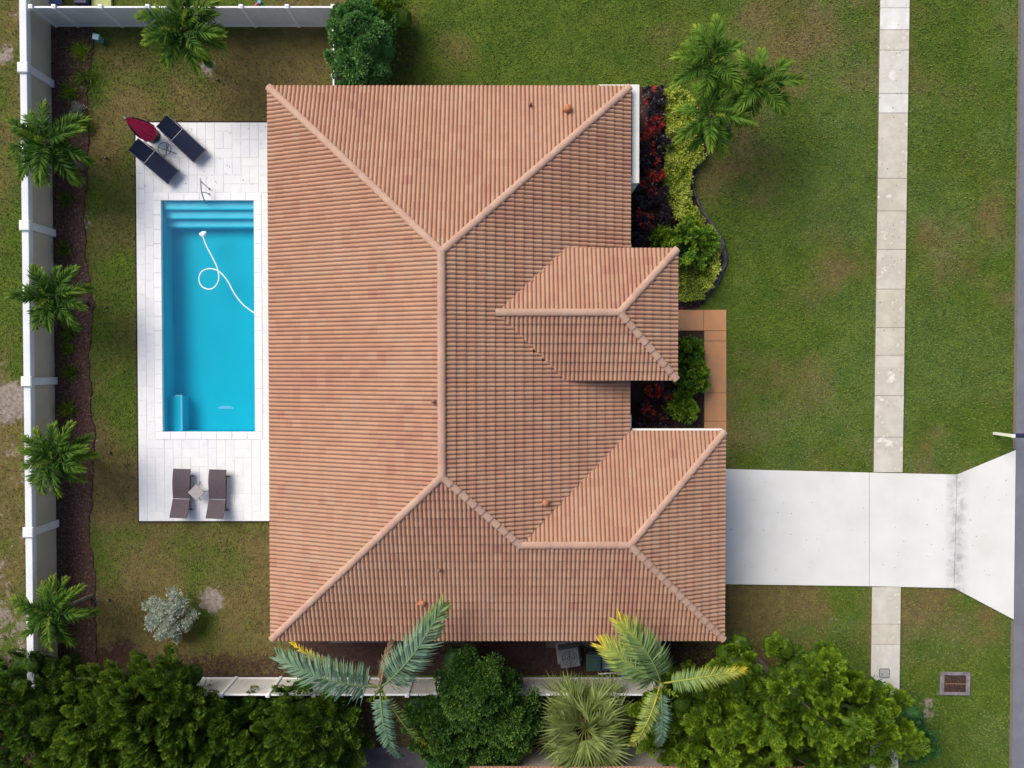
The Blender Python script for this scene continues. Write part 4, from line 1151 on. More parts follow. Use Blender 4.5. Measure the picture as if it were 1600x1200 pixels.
DEADF = [frond_mesh('frond', M['dead'], L=1.4, n=30, leaf=.28, a0=10, a1=-60, plume=.6, wid=.035, tips=.4, base_t=.2, droop=.8, seed=900 + i) for i in range(2)]
def palm(name, label, base, crown, keys, nf, scale=1.0, seed=1, group=None, r0=.11, az0=0, trunk='trunk', fixed=None, tiltv=10, gap=None):
    rg = random.Random(seed)
    base = Vector(base); crown = Vector(crown)
    t = thing(name, label, 'palm tree', base, 0, group)
    q = MB(); mid = base.lerp(crown, .5) + Vector((0, 0, 0)) + (crown - base).cross(Vector((0, 0, 1))).normalized() * .06 if (crown - base).length > 0 else base
    mid = base.lerp(crown, .5); mid.x = base.x + (crown.x - base.x) * .62; mid.y = base.y + (crown.y - base.y) * .62
    pts = spline([base - base + Vector((0, 0, -.05)), mid - base, crown - base], 9)
    rs_ = [r0 * (1.35 - .6 * (i / (len(pts) - 1))) * (1 + .06 * (i % 2)) for i in range(len(pts))]
    rs_[0] = r0 * 2.0; q.tube(pts, rs_, 9); q.build('trunk', M[trunk], t)
    q = MB(); top = crown - base; d_ = (pts[-1] - pts[-3]).normalized(); q.cur = .6
    q.tube([top - d_ * .05, top + d_ * .2, top + d_ * .45], [r0 * .8, r0 * .75, r0 * .3], 8); q.build('crownshaft', M['shaft'], t, smooth=True)
    if fixed:
        for (me_, az, tilt, sc, roll) in fixed:
            obj('frond', me_, t, top, (math.radians(roll), math.radians(-tilt), math.radians(az)), (sc,) * 3)
    ga = 137.5
    for i in range(nf):
        az = az0 + i * ga + rg.uniform(-14, 14)
        if gap and any(abs((az - g + 180) % 360 - 180) < w for g, w in gap): az += 70
        key = keys[i % len(keys)]
        me_ = rg.choice(FR[key])
        tl = (14 - 42 * (1 - i / max(1, nf - 1))) + rg.uniform(-tiltv, tiltv)
        sc = scale * rg.uniform(.88, 1.08)
        obj('frond', me_, t, top + Vector((0, 0, .05 + .12 * i / nf)), (rg.uniform(-.25, .25), math.radians(-tl), math.radians(az)), (sc,) * 3)
    if nf:
        for i in range(rg.choice([1, 2, 2, 3])):
            obj('frond', rg.choice(DEADF), t, top + Vector((0, 0, -.05)), (rg.uniform(-.4, .4), math.radians(rg.uniform(25, 50)), rg.uniform(0, 6.28)), (scale * .8,) * 3)
    for i in range(2):
        obj('frond', FR['spear'][i], t, top + Vector((0, 0, .2)), (0, math.radians(rg.uniform(-5, 12)), math.radians(az0 + 180 * i)), (scale,) * 3)
    return t
M['shaft'] = mat('crownshaft', (.16, .22, .08), base2=(.20, .17, .10), scale=6, rough=.5)
LB = 'palms planted along the boundary wall'
for lab, bpx, cpx, z, keys, sc, sd in [
    ('bushy dark green palm leaning over the white wall, uppermost of the wall palms', (128, 262), (78, 226), 2.4, ('yard',), 1.12, 5),
    ('compact dark green palm at the wall beside the upper half of the pool', (134, 470), (86, 466), 2.3, ('yard',), 1.0, 8),
    ('dark green palm at the wall beside the lower end of the pool', (138, 706), (90, 714), 2.3, ('yard', 'yard', 'yardlime'), .98, 13),
    ('lime tipped palm with bare leaning trunk showing, nearest the lower wall corner', (142, 932), (86, 956), 2.3, ('yardlime', 'yardlime', 'yard'), .98, 21)]:
    palm('palm_tree', lab, G3(*bpx, 0), G3(*cpx, z), keys, 15 + (sd * 7) % 7, sc, sd, LB, r0=.075, az0=sd * 31)
palm('palm_tree', 'bushy green palm on the lawn in front of the upper vinyl fence', G3(326, 100, 0), G3(289, 52, 2.8), ('yard', 'yardlime', 'yard'), 19, 1.12, 33, None, r0=.085, az0=40)
FG = 'three palms clustered beside the golden shrubs'
for lab, bpx, cpx, z, sd in [('feathery front palm with crown farthest up of the clustered three', (1092, 200), (1113, 100), 3.6, 3),
                             ('feathery front palm with crown over the golden shrubs, lowest of the clustered three', (1112, 226), (1110, 184), 3.3, 7),
                             ('feathery front palm leaning out over the open lawn, right of its two neighbours', (1122, 216), (1186, 136), 3.4, 12)]:
    palm('palm_tree', lab, G3(*bpx, 0), G3(*cpx, z), ('front',), 11, .78, sd, FG, r0=.07, az0=sd * 47, tiltv=8)

def bigfrond(name, m, L, a0, a1, seed, leaf=.95, wid=.056, tips=.0, base_t=.1, droop=.55, tw=0.0, n=150, plume=.4):
    return frond_mesh('frond', m, L=L, n=n, leaf=leaf, a0=a0, a1=a1, plume=plume, wid=wid, tips=tips, base_t=base_t, seed=seed, rach=.04, droop=droop, tw=tw, start=.14, fwd=.35)
bp = M['bluepalm']; yp = M['yellowpalm']
pc = G3(594, 1074, 4.5)
fx = [(bigfrond('f', bp, 4.1, 38, -20, 1, tips=.55, base_t=.12, tw=.35), 44, 0, 1.0, 0),
      (bigfrond('f', bp, 3.9, 34, -22, 2, tips=.25, base_t=.15, tw=-.15), 164, 0, 1.0, 0),
      (bigfrond('f', bp, 3.2, 30, -62, 3, tips=.2, base_t=.2, tw=.25, leaf=.52), -84, 0, 1.0, 0),
      (bigfrond('f', yp, 3.7, 10, -50, 4, tips=.7, base_t=.2, leaf=.45, n=60, droop=.8), -60, -4, .9, 0),
      (bigfrond('f', yp, 4.0, 14, -30, 5, tips=.9, base_t=.3, leaf=.4, n=50), 158, -6, .95, 0),
      (bigfrond('f', M['dead'], 1.9, -10, -85, 6, tips=.2, base_t=.2, leaf=.4, n=40, droop=.9), 80, 0, 1.0, 0)]
palm('palm_tree', 'tall palm with three huge blue green fronds spreading over the lower fence and roof edge', G3(622, 1012, 0), pc, ('yard',), 0, 1.0, 50, None, r0=.13, fixed=fx)
pc2 = G3(1032, 1068, 4.5)
fx2 = [(bigfrond('f', yp, 3.1, 40, -18, 11, tips=.72, base_t=.02, tw=.45), 112, 0, 1.0, 10),
       (bigfrond('f', yp, 2.7, 36, -28, 12, tips=.7, base_t=.1, tw=.25), 138, 0, 1.0, 0),
       (bigfrond('f', yp, 3.1, 34, -14, 13, tips=.6, base_t=.25, tw=.18, leaf=.52), 2, 0, 1.0, -30),
       (bigfrond('f', yp, 2.9, 28, -55, 14, tips=.3, base_t=.4, leaf=.5), -112, 0, 1.0, 0),
       (bigfrond('f', bp, 2.9, 20, -60, 15, tips=.1, base_t=.2, leaf=.5), -88, 0, 1.0, 0)]
palm('palm_tree', 'tall palm with few yellow tipped fronds rising beside the side gate', G3(1003, 1012, 0), pc2, ('yard',), 0, 1.0, 51, None, r0=.12, fixed=fx2)

# fan palm
def fan_leaf(seed, R=.85, n=26, pet=.7):
    rg = np.random.default_rng(seed)
    ang = np.linspace(-2.1, 2.1, n)
    P = np.tile([pet, 0, 0.], (n, 1)); D = np.stack([np.cos(ang), np.sin(ang), -.12 - .10 * np.abs(ang)], 1)
    l = R * (1 - .18 * np.abs(ang) / 2.1) * rg.uniform(.9, 1.05, n)
    Nn = nrm(np.stack([np.zeros(n), rg.normal(size=n) * .6, np.ones(n)], 1))
    D = nrm(D); B = nrm(np.cross(D, Nn)); L_ = l[:, None]; w = .078
    a_ = P; b1 = P + D * L_ * .5 + B * w * .5; b2 = P + D * L_ * .5 - B * w * .5
    t1 = P + D * L_ - np.array([0, 0, 1.]) * (L_ * .16) + rg.normal(size=(n, 3)) * .02
    V = np.stack([a_, b1, t1, b2], 1).reshape(-1, 3); F = np.arange(4 * n).reshape(-1, 4)
    T = .42 + rg.uniform(-.25, .25, n)
    q = MB(); q.cur = .8; q.tube([(0, 0, 0), (pet * .5, 0, .03), (pet, 0, 0)], [.018, .014, .01], 4)
    o = len(V)
    fs = [f for f in q.f if len(f) == 4]
    V = np.concatenate([V, np.array(q.v)]); F = np.concatenate([F, np.array(fs) + o]); T = np.concatenate([T, np.full(len(fs), .8)])
    return np_mesh('fan_leaf', V, F, M['fan'], tint=T)
def fan_palm(label, base, crown, nf, seed, sc=1.0):
    rg = random.Random(seed)
    t = thing('fan_palm', label, 'fan palm', base)
    top = crown - base
    q = MB(); q.tube([(0, 0, -.05), tuple(top * .5), tuple(top)], [.2, .16, .15], 9); q.build('trunk', M['trunk'], t)
    ml = [fan_leaf(seed + i, pet=.45 + .16 * i, R=1.0) for i in range(5)]
    deadfan = fan_leaf(seed + 9, pet=.5, R=.55, n=18); deadfan.materials.clear(); deadfan.materials.append(M['dead'])
    for i in range(nf):
        u = i / (nf - 1); tilt = -14 + 90 * u ** 1.3
        az = i * 137.5 + rg.uniform(-15, 15)
        obj('fan_leaf', ml[min(4, int((1 - u * .8) * 5))], t, top + Vector((0, 0, .1 * u)), (rg.uniform(-.5, .5), math.radians(-tilt), math.radians(az)), (sc * rg.uniform(.85, 1.1),) * 3)
    for i in range(7):
        obj('fan_leaf', deadfan, t, top + Vector((0, 0, .05)), (rg.uniform(-.5, .5), math.radians(8), math.radians(i * 60 + 20)), (sc * .9,) * 3)
    return t
fan_palm('grey green fan palm with stiff pleated leaves below the cream fence', G3(906, 1098, 0), G3(914, 1134, 2.0), 30, 61, 1.2)

# ------------------------------------------------------------------ trees and shrubs
def tree(name, label, cat, cpx, r, ztop, zbase, m, K, nleaf, clr=(.40, .62), clz=1.0, seed=1, L=(.07, .12), W_=(.03, .055), tint=.4, tv=.25, group=None, trunk_r=.12, ell=(1, 1), rot=0,
         up=.4, shell=.35, low=True, base_shift=.0, puff=None, dome=.5, core=True, flat=False):
    global RNG
    RNG = np.random.default_rng(seed); rg = random.Random(seed)
    zc = (ztop + zbase) / 2
    c = G3(cpx[0], cpx[1], zbase + (ztop - zbase) * .6)
    base = Vector((c.x, c.y, 0))
    t = thing(name, label, cat, base, 0, group)
    lv = Leaves(); lv.cores = []; cs = []
    cr, sr = math.cos(rot), math.sin(rot)
    for i in range(K):
        rr = math.sqrt((i + .5) / K); a = i * 2.399963 + rg.uniform(-.3, .3)
        ux, uy = rr * math.cos(a), rr * math.sin(a)
        h = math.sqrt(max(0, 1 - rr * rr)) ** (dome * 2)
        z = zbase + (ztop - zbase) * h * rg.uniform(.78, 1.0)
        R_ = r * rg.uniform(.88, 1.08)
        X = ux * R_ * ell[0]; Y = uy * R_ * ell[1]
        x = X * cr - Y * sr; y = X * sr + Y * cr
        cs.append((x, y, z)); cl_ = rg.uniform(*clr)
        tt = tint + rg.uniform(-.16, .16)
        sq = (cl_ * rg.uniform(.8, 1.2), cl_ * rg.uniform(.8, 1.2), cl_ * clz * rg.uniform(.8, 1.2))
        clump(lv, (x, y, z), sq, nleaf, L, W_, tt, tv, up, shell)
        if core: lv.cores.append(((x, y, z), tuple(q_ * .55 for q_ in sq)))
        if puff:
            for j in range(puff):
                d = Vector((rg.gauss(0, 1), rg.gauss(0, 1), abs(rg.gauss(0, 1)) + .2)).normalized()
                pr = cl_ * rg.uniform(.34, .55)
                clump(lv, (x + d.x * sq[0], y + d.y * sq[1], z + d.z * sq[2]), (pr, pr, pr * clz), nleaf // 3, L, W_, tt + rg.uniform(-.05, .15), tv, up, shell)
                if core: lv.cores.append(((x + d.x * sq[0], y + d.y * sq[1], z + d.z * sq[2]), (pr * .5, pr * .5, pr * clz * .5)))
    if low:
        for i in range(K // 2):
            rr = math.sqrt(rg.random()) * .8; a = rg.uniform(0, 2 * PI)
            X = rr * math.cos(a) * r * ell[0]; Y = rr * math.sin(a) * r * ell[1]
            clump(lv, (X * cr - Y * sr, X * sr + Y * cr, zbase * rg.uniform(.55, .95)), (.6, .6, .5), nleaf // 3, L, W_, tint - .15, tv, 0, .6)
            if core: lv.cores.append(((X * cr - Y * sr, X * sr + Y * cr, zbase * .7), (.5, .5, .4)))
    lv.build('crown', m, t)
    q = MB()
    q.tube([(0, 0, -.05), (.03, .02, zbase * .5), (0, 0, zbase + .2)], [trunk_r * 1.3, trunk_r, trunk_r * .7], 8); q.build('trunk', M['bark'], t)
    q = MB()
    for (x, y, z) in cs[::2]:
        s_ = Vector((rg.uniform(-.05, .05), rg.uniform(-.05, .05), zbase * rg.uniform(.35, 1.0))); e_ = Vector((x, y, z))
        m_ = s_.lerp(e_, .5) + Vector((0, 0, -.1)); q.tube([s_, m_, e_ ], [trunk_r * .42, trunk_r * .25, trunk_r * .10], 4, caps=False)
    q.build('branches', M['bark'], t)
    return t

# right hand bright conifers
for lab, cpx, r, zt, K, sd, ell, rot in [
    ('billowing bright green tree above the footpath end, largest and brightest of the lower right trees', (1245, 1105), 2.6, 5.6, 36, 101, (1.15, .85), -.25),
    ('billowing bright green tree covering the sidewalk end beside the storm drain', (1360, 1140), 2.1, 4.6, 30, 102, (1.0, .75), -.3),
    ('mid green tree between the yellow tipped palm and the brightest lower right tree', (1110, 1150), 2.4, 4.4, 34, 103, (1.1, .95), 0),
    ('dark green tree at the lower picture edge under the brightest tree', (1230, 1205), 2.6, 4.4, 30, 104, (1.3, .8), 0)]:
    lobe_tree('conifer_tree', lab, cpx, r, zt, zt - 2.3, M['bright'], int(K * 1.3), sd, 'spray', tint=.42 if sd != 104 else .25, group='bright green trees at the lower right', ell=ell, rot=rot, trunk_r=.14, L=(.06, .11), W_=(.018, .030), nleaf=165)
# lower left hedge trees
for lab, cpx, r, zt, K, sd, tn, ell in [
    ('dark hedge tree at the lower left corner outside the precast wall', (18, 1135), 2.0, 3.9, 38, 201, .25, (1, 1.2)),
    ('dense green hedge tree covering the wall corner', (142, 1158), 2.0, 4.0, 42, 202, .50, (1, 1.1)),
    ('dark green hedge tree rising highest over the white fence, left of centre of the hedge', (228, 1132), 2.1, 4.2, 44, 203, .38, (.9, 1.05)),
    ('dark hedge tree with bare twigs showing between its lobes', (352, 1186), 2.0, 3.4, 40, 204, .26, (.9, 1.0)),
    ('green hedge tree ending the dark hedge below the lower left roof corner', (462, 1170), 2.1, 3.7, 42, 205, .36, (1.05, .95)),
    ('olive hedge tree at the bottom picture edge below the white fence', (230, 1215), 2.7, 4.0, 44, 206, .50, (1.4, .8))]:
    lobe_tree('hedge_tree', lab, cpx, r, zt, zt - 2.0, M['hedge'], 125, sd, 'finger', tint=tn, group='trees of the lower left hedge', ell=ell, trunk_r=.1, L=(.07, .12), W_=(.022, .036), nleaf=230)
# middle shrubs
for lab, cpx, r, zt, K, sd, tn, m, nm in [
    ('leafy green shrub tree rising over the fence under the roof edge, with upright shoots', (738, 1078), 1.35, 3.6, 22, 301, .42, 'shrubdark', 'shrub_tree'),
    ('dark leafy shrub tree right of the blue green palm, below the fence', (690, 1135), 1.45, 2.8, 22, 302, .42, 'shrubdark', 'shrub_tree'),
    ('dark leafy shrub tree at the bottom edge in front of the neighbouring path', (762, 1178), 1.3, 2.3, 20, 304, .36, 'shrubdark', 'shrub_tree'),
    ('leafy shrub tree beside the fan palm with dense dark leaves', (790, 1120), 1.25, 2.9, 20, 303, .38, 'shrubdark', 'shrub_tree')]:
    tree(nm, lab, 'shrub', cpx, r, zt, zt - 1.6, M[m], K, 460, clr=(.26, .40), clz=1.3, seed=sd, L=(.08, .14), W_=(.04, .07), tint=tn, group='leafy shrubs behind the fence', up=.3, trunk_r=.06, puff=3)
tree('shrub', 'small light green shrub glowing among the dark shrubs left of the fan palm', 'shrub', (808, 1160), .42, 1.9, 1.2, M['shrub'], 6, 360, clr=(.2, .28), seed=310, L=(.07, .12), W_=(.035, .06), tint=.95, trunk_r=.03)
tree('shrub', 'round bright green shrub below the fence beside the hanging palm frond', 'shrub', (688, 1148), .42, 1.5, .9, M['shrub'], 6, 400, clr=(.2, .28), seed=311, L=(.05, .09), W_=(.03, .05), tint=.78, trunk_r=.03)
tree('shrub', 'bluish green shrub at the bottom edge left of the paving strip', 'shrub', (690, 1192), .5, 1.3, .7, M['bluegreen'], 7, 300, clr=(.2, .3), seed=312, L=(.08, .14), W_=(.04, .07), tint=.4, trunk_r=.03)
tree('shrub', 'light green shrub at the bottom edge between paving strip and fence shrubs', 'shrub', (738, 1188), .45, 1.4, .8, M['shrub'], 7, 300, clr=(.2, .3), seed=313, L=(.08, .14), W_=(.04, .07), tint=.55, trunk_r=.03)
tree('shrub', 'small green shrub at the bottom edge by the concrete path under the hanging frond', 'shrub', (546, 1186), .3, 1.1, .6, M['shrub'], 5, 240, clr=(.16, .24), seed=314, L=(.06, .1), W_=(.03, .05), tint=.6, trunk_r=.03)
tree('shrub', 'dark blue green bush beside the bright trees near the storm drain', 'shrub', (1432, 1160), .95, 1.5, .5, M['bluegreen'], 16, 300, clr=(.22, .36), seed=315, L=(.05, .10), W_=(.03, .05), tint=.12, trunk_r=.04)
# leafy tree at the upper fence end
tree('leafy_tree', 'dense glossy green rounded tree at the end of the upper vinyl fence', 'tree', (560, 66), 1.3, 3.5, 1.5, M['bluegreen'], 30, 520, clr=(.26, .42), clz=1.0, seed=401, L=(.07, .12), W_=(.045, .075), tint=.45, ell=(.82, 1.28), rot=0, trunk_r=.1, up=.3, puff=2)
tree('shrub', 'olive green bush behind the glossy rounded tree at the top edge', 'shrub', (598, 12), .75, 2.2, 1.0, M['bright'], 12, 360, clr=(.22, .34), seed=402, L=(.06, .10), W_=(.03, .05), tint=.25, trunk_r=.05)
tree('shrub', 'silver leaved shrub leaning beside bare sand on the lower lawn', 'shrub', (264, 962), .98, 1.1, .4, M['silver'], 24, 260, clr=(.15, .26), clz=1.0, seed=403, L=(.06, .11), W_=(.03, .05), tint=.45, tv=.35, trunk_r=.04, low=False, ell=(1.0, 1.05), shell=.5)
# front green shrubs
for lab, cpx, r, zt, K, sd, tn, m in [
    ('round feathery bright green shrub right of the porch roof corner', (1080, 378), 1.05, 1.4, 26, 501, .55, 'shrub'),
    ('small loose olive green shrub between dark crotons and the porch roof', (1040, 372), .45, 1.1, 8, 502, .5, 'bright'),
    ('leafy green shrub tucked between porch roof and terracotta walk', (1078, 552), .62, 1.0, 14, 503, .45, 'shrub'),
    ('bright green shrub reaching over the terracotta walk', (1086, 592), .70, 1.2, 14, 504, .58, 'shrub'),
    ('light green shrub in the entry bed above the garage eave', (1068, 636), .60, 1.0, 12, 505, .78, 'shrub')]:
    lobe_tree('shrub', lab, cpx, r, zt, zt * .45, M[m], int(K * 1.3), sd, 'spray', tint=tn, trunk_r=.03, cat='shrub', ls=.46, L=(.05, .09), W_=(.026, .045), nleaf=42, inner=14)

# golden hedge ground cover: leaves over a low mounded body
RNG = np.random.default_rng(77)
def cover(name, label, cat, polypx, m, h=.45, n=26000, tint=.5, L=(.05, .085), W_=(.035, .055), greenfn=None):
    poly = [G(*p, h * .8) for p in polypx]
    xs = [p[0] for p in poly]; ys = [p[1] for p in poly]
    lv = Leaves()
    x = RNG.uniform(min(xs), max(xs), n * 3); y = RNG.uniform(min(ys), max(ys), n * 3)
    k = in_poly(x + (vnoise(x * 4, y * 4, 5) - .5) * .25, y + (vnoise(x * 4, y * 4, 9) - .5) * .25, poly); x = x[k][:n]; y = y[k][:n]; n = len(x)
    mound = fbm(x * 1.9, y * 1.9, 31, 3)
    z = h * (.55 + .75 * mound) - RNG.beta(1, 2, n) * .38 + (vnoise(x * 6, y * 6, 3) - .5) * .22
    P = np.stack([x, y, z], 1); D = nrm(rand_dirs(n) * np.array([1, 1, .35]) + np.array([0, 0, .25])); Nn = nrm(np.array([0, 0, 1.]) + rand_dirs(n) * .6)
    T = tint + RNG.uniform(-.42, .42, n) + (mound - .5) * .9
    lv.add(P, D, Nn, RNG.uniform(*L, n), RNG.uniform(*W_, n), T)
    t = lv.build(name, m)
    tag(t, label, cat, kind='stuff')
    return t
cover('golden_hedge', 'low golden yellow leafed hedge curving along the front bed edge', 'hedge',
      [(1041, 132), (1070, 138), (1088, 165), (1098, 205), (1100, 240), (1086, 258), (1078, 285), (1079, 312), (1098, 342), (1116, 366), (1126, 392), (1124, 418), (1112, 440), (1098, 446), (1108, 410), (1100, 375), (1075, 352), (1052, 335), (1038, 300), (1040, 240), (1038, 180)], M['gold'], n=11500, tint=.52, L=(.06, .11), W_=(.045, .075))
cover('green_hedge', 'low mixed green and yellow hedge below the round shrub beside the porch roof', 'hedge',
      [(1056, 430), (1066, 405), (1104, 420), (1115, 438), (1106, 456), (1092, 466), (1062, 470)], M['gold'], h=.5, n=3800, tint=.22)

# crotons
def croton(label, cpx, red, R=.42, H=.75, sd=1, n=260, name='croton_plant'):
    global RNG
    RNG = np.random.default_rng(sd); rg = random.Random(sd)
    c = G3(cpx[0], cpx[1], H * .7); base = Vector((c.x, c.y, 0))
    t = thing(name, label, 'croton')
    t.location = base
    q = MB()
    for part_, m, frac in (('dark_leaves', 'croton', 1 - red), ('red_leaves', 'crotonred', red)):
        if frac <= .01: continue
        lv = Leaves()
        for i in range(9):
            a = rg.uniform(0, 2 * PI); rr = R * math.sqrt(rg.random()) * .75
            if part_ == 'red_leaves' and rg.random() > red * 1.6: continue
            k = int(n * frac / 3.2) + 8
            hz_ = H * rg.uniform(.7, 1.05)
            cx, cy = rr * math.cos(a), rr * math.sin(a)
            aa = RNG.uniform(0, 2 * PI, k); el = RNG.uniform(-.1, 1.2, k)
            D = np.stack([np.cos(aa) * np.cos(el), np.sin(aa) * np.cos(el), np.sin(el)], 1)
            P = np.array([cx, cy, hz_]) + D * .03 - np.array([0, 0, 1]) * RNG.uniform(0, .35, k)[:, None]
            lv.add(P, D, nrm(np.array([0, 0, 1.]) + rand_dirs(k) * .5), RNG.uniform(.10, .20, k), RNG.uniform(.035, .06, k), RNG.uniform(.1, .95, k))
        if lv.P: lv.build(part_, M[m], t)
    for i in range(6):
        a = i * 1.05; q.tube([(0, 0, -.02), (R * .4 * math.cos(a), R * .4 * math.sin(a), H * .75)], [.018, .01], 4)
    q.build('stems', M['bark'], t)
CG = None
for i, (lab, c_, red, R_, ) in enumerate([
    ('dark purple croton with one red tuft, uppermost plant of the front bed', (1022, 150), .08, .52),
    ('purple black croton directly below the uppermost croton', (1022, 168), .0, .48),
    ('fiery red croton beside the white stucco surround, brightest of the row', (1024, 196), .85, .42),
    ('red and orange croton leaning towards the white stucco surround', (1012, 216), .75, .42),
    ('dark croton between the two red patches and the golden hedge', (1032, 228), .05, .45),
    ('deep purple croton with red edge under the lower end of the surround', (1014, 250), .25, .42),
    ('crimson croton just below the end of the white surround', (1022, 274), .7, .42),
    ('red flecked croton beside the golden hedge, under the crimson one', (1012, 294), .45, .42),
    ('black purple croton touching the lower bend of the golden hedge', (1030, 306), .05, .48),
    ('dark croton close to the tiled eave, midway down the row', (1004, 322), .1, .42),
    ('dark croton with small red shoots beside the olive shrub', (1008, 346), .3, .42),
    ('dark croton with thin red veins squeezed against the tiled eave, near the porch', (996, 345), .15, .42),
    ('purple croton filling the gap between the golden hedge and the olive shrub', (1034, 334), .12, .42),
    ('dark croton hugging the wall foot beside the stucco surround, mid row', (1010, 234), .1, .38),
    ('nearly black croton at the porch roof corner, last of the long row', (1000, 368), .03, .42)]):
    croton(lab, c_, red, R_, .85, 600 + i)
for i, (lab, c_, red, R_) in enumerate([
    ('dark red croton just under the porch roof in the entry bed', (1024, 610), .6, .42),
    ('wine red croton in the middle of the shaded entry bed', (1014, 636), .45, .42),
    ('purple green croton at the garage eave in the entry bed', (1030, 658), .15, .40),
    ('low purple croton between entry shrubs and the red ones', (1044, 622), .2, .36),
    ('almost black croton deepest in the shaded entry corner', (1000, 660), .05, .36)]):
    croton(lab, c_, red, R_, .7, 640 + i)

# small weeds and grasses in the left bed
def tuft(label, cpx, R=.35, H=.4, m='bright', tint=.35, sd=1, n=260, cat='plant', name='bed_plant', W_=(.012, .03)):
    global RNG
    RNG = np.random.default_rng(sd)
    c = G3(cpx[0], cpx[1], 0)
    t = thing(name, label, cat, c)
    a = RNG.uniform(0, 2 * PI, n); el = RNG.uniform(.15, 1.35, n); D = np.stack([np.cos(a) * np.cos(el), np.sin(a) * np.cos(el), np.sin(el)], 1)
    P = np.stack([RNG.normal(0, R * .35, n), RNG.normal(0, R * .35, n), RNG.uniform(0, H * .3, n)], 1)
    lv = Leaves(); lv.add(P, D, rand_dirs(n), RNG.uniform(R * .5, R * 1.1, n), RNG.uniform(*W_, n), tint + RNG.uniform(-.3, .3, n))
    lv.build('leaves', M[m], t)
    q = MB(); q.tube([(0, 0, -.02), (.01, .01, H * .4)], [.02, .008], 4); q.build('stem', M['bark'], t)
for i, (lab, c_, R_, m_, tn) in enumerate([
    ('spiky olive plant in the bed corner beside the small teal box', (128, 82), .42, 'bright', .75),
    ('green grassy plant in the bed below the spiky corner plant', (134, 122), .50, 'bright', .35),
    ('yellowish weed clump by the upper wall post', (112, 146), .38, 'bright', .55),
    ('grey green spiky tuft close to the uppermost wall palm', (124, 172), .34, 'silver', .2),
    ('dark feathery plant right of the uppermost wall palm', (136, 196), .40, 'hedge', .45),
    ('thin weed in the bed just below the uppermost wall palm', (106, 312), .34, 'bright', .3),
    ('sparse weed between the two upper wall palms', (102, 390), .32, 'bright', .3),
    ('low weed under the compact dark palm', (110, 520), .38, 'bright', .4),
    ('pale weed spread below the compact dark palm', (108, 545), .30, 'bright', .5),
    ('green weed clump above the middle wall post', (112, 582), .40, 'bright', .35),
    ('straw coloured grass tuft above the third wall palm', (108, 640), .42, 'bright', .6),
    ('dark low weed in the mulch at the lower wall corner', (118, 1030), .42, 'hedge', .4)]):
    tuft(lab, c_, R_, .4, m_, tn, 700 + i)

# ------------------------------------------------------------------ furniture
def place(head, foot, z=.35):
    h, f = G3(*head, z), G3(*foot, z); c = (h + f) / 2; d = f - h
    return Vector((c.x, c.y, ZD + .003)), math.atan2(d.y, d.x)
def sling_lounger(label, head, foot, tone='navy'):
    loc, az = place(head, foot)
    t = thing('sun_lounger', label, 'sun lounger', loc, az, 'navy sling loungers')
    w = .33; hx = -.98; fx_ = .98; px = -.28; zs = .33; ang = math.radians(24)
    q = MB()
    n_ = 8
    for i in range(n_):      # slightly sagging seat sling
        x0 = px + .012 + (fx_ - px) * i / n_; x1 = px + .012 + (fx_ - px) * (i + 1) / n_
        s0 = -.02 * math.sin(PI * i / n_); s1 = -.02 * math.sin(PI * (i + 1) / n_)
        q.add([(x0, -w, zs + s0), (x1, -w, zs + s1), (x1, w, zs + s1), (x0, w, zs + s0), (x0, -w, zs + s0 - .02), (x1, -w, zs + s1 - .02), (x1, w, zs + s1 - .02), (x0, w, zs + s0 - .02)],
              [(0, 1, 2, 3), (7, 6, 5, 4), (0, 4, 5, 1), (3, 2, 6, 7)])
    q.build('seat', M[tone], t)
    q = MB(); bl = .74
    for i in range(5):
        def pt(u): return px - math.cos(ang) * bl * u, zs + .01 + math.sin(ang) * bl * u - .02 * math.sin(PI * u)
        (xa, za), (xb_, zb_) = pt(i / 5), pt((i + 1) / 5)
        q.add([(xa, -w + .02, za), (xb_, -w + .02, zb_), (xb_, w - .02, zb_), (xa, w - .02, za), (xa, -w + .02, za - .02), (xb_, -w + .02, zb_ - .02), (xb_, w - .02, zb_ - .02), (xa, w - .02, za - .02)],
              [(3, 2, 1, 0), (4, 5, 6, 7), (1, 5, 4, 0), (7, 6, 2, 3)])
    q.build('backrest', M[tone], t)
    q = MB(); q.box(px - .004, px + .010, -w + .02, w - .02, zs + .008, zs + .016); q.build('hinge_bar', M['greylid'], t)
    q = MB()
    for s in (-1, 1): q.tube([(fx_, s * (w + .012), zs - .01), (px, s * (w + .012), zs - .01), (hx + .1, s * (w + .012), zs - .02)], .018, 6)
    q.tube([(fx_ + .005, -w - .012, zs - .01), (fx_ + .005, w + .012, zs - .01)], .018, 6); q.build('frame', M['frame'], t)
    q = MB()
    for s in (-1, 1): q.tube([(px, s * (w - .008), zs + .03), (px - math.cos(ang) * bl, s * (w - .008), zs + .03 + math.sin(ang) * bl)], .007, 5)
    q.build('back_frame', M['alu'], t)
    for (x, s) in ((fx_ - .18, 1), (fx_ - .18, -1), (hx + .3, 1), (hx + .3, -1)):
        q = MB(); q.tube([(x, s * (w + .01), zs - .02), (x + .04, s * (w + .015), 0)], .017, 6); q.build('leg', M['frame'], t)
    return t
sling_lounger('dark navy sling lounger angled on the deck, with the wire table at its left', (256, 191), (314, 246))
sling_lounger('dark navy sling lounger overhanging the deck edge beside the closed crimson parasol', (212, 227), (273, 279))
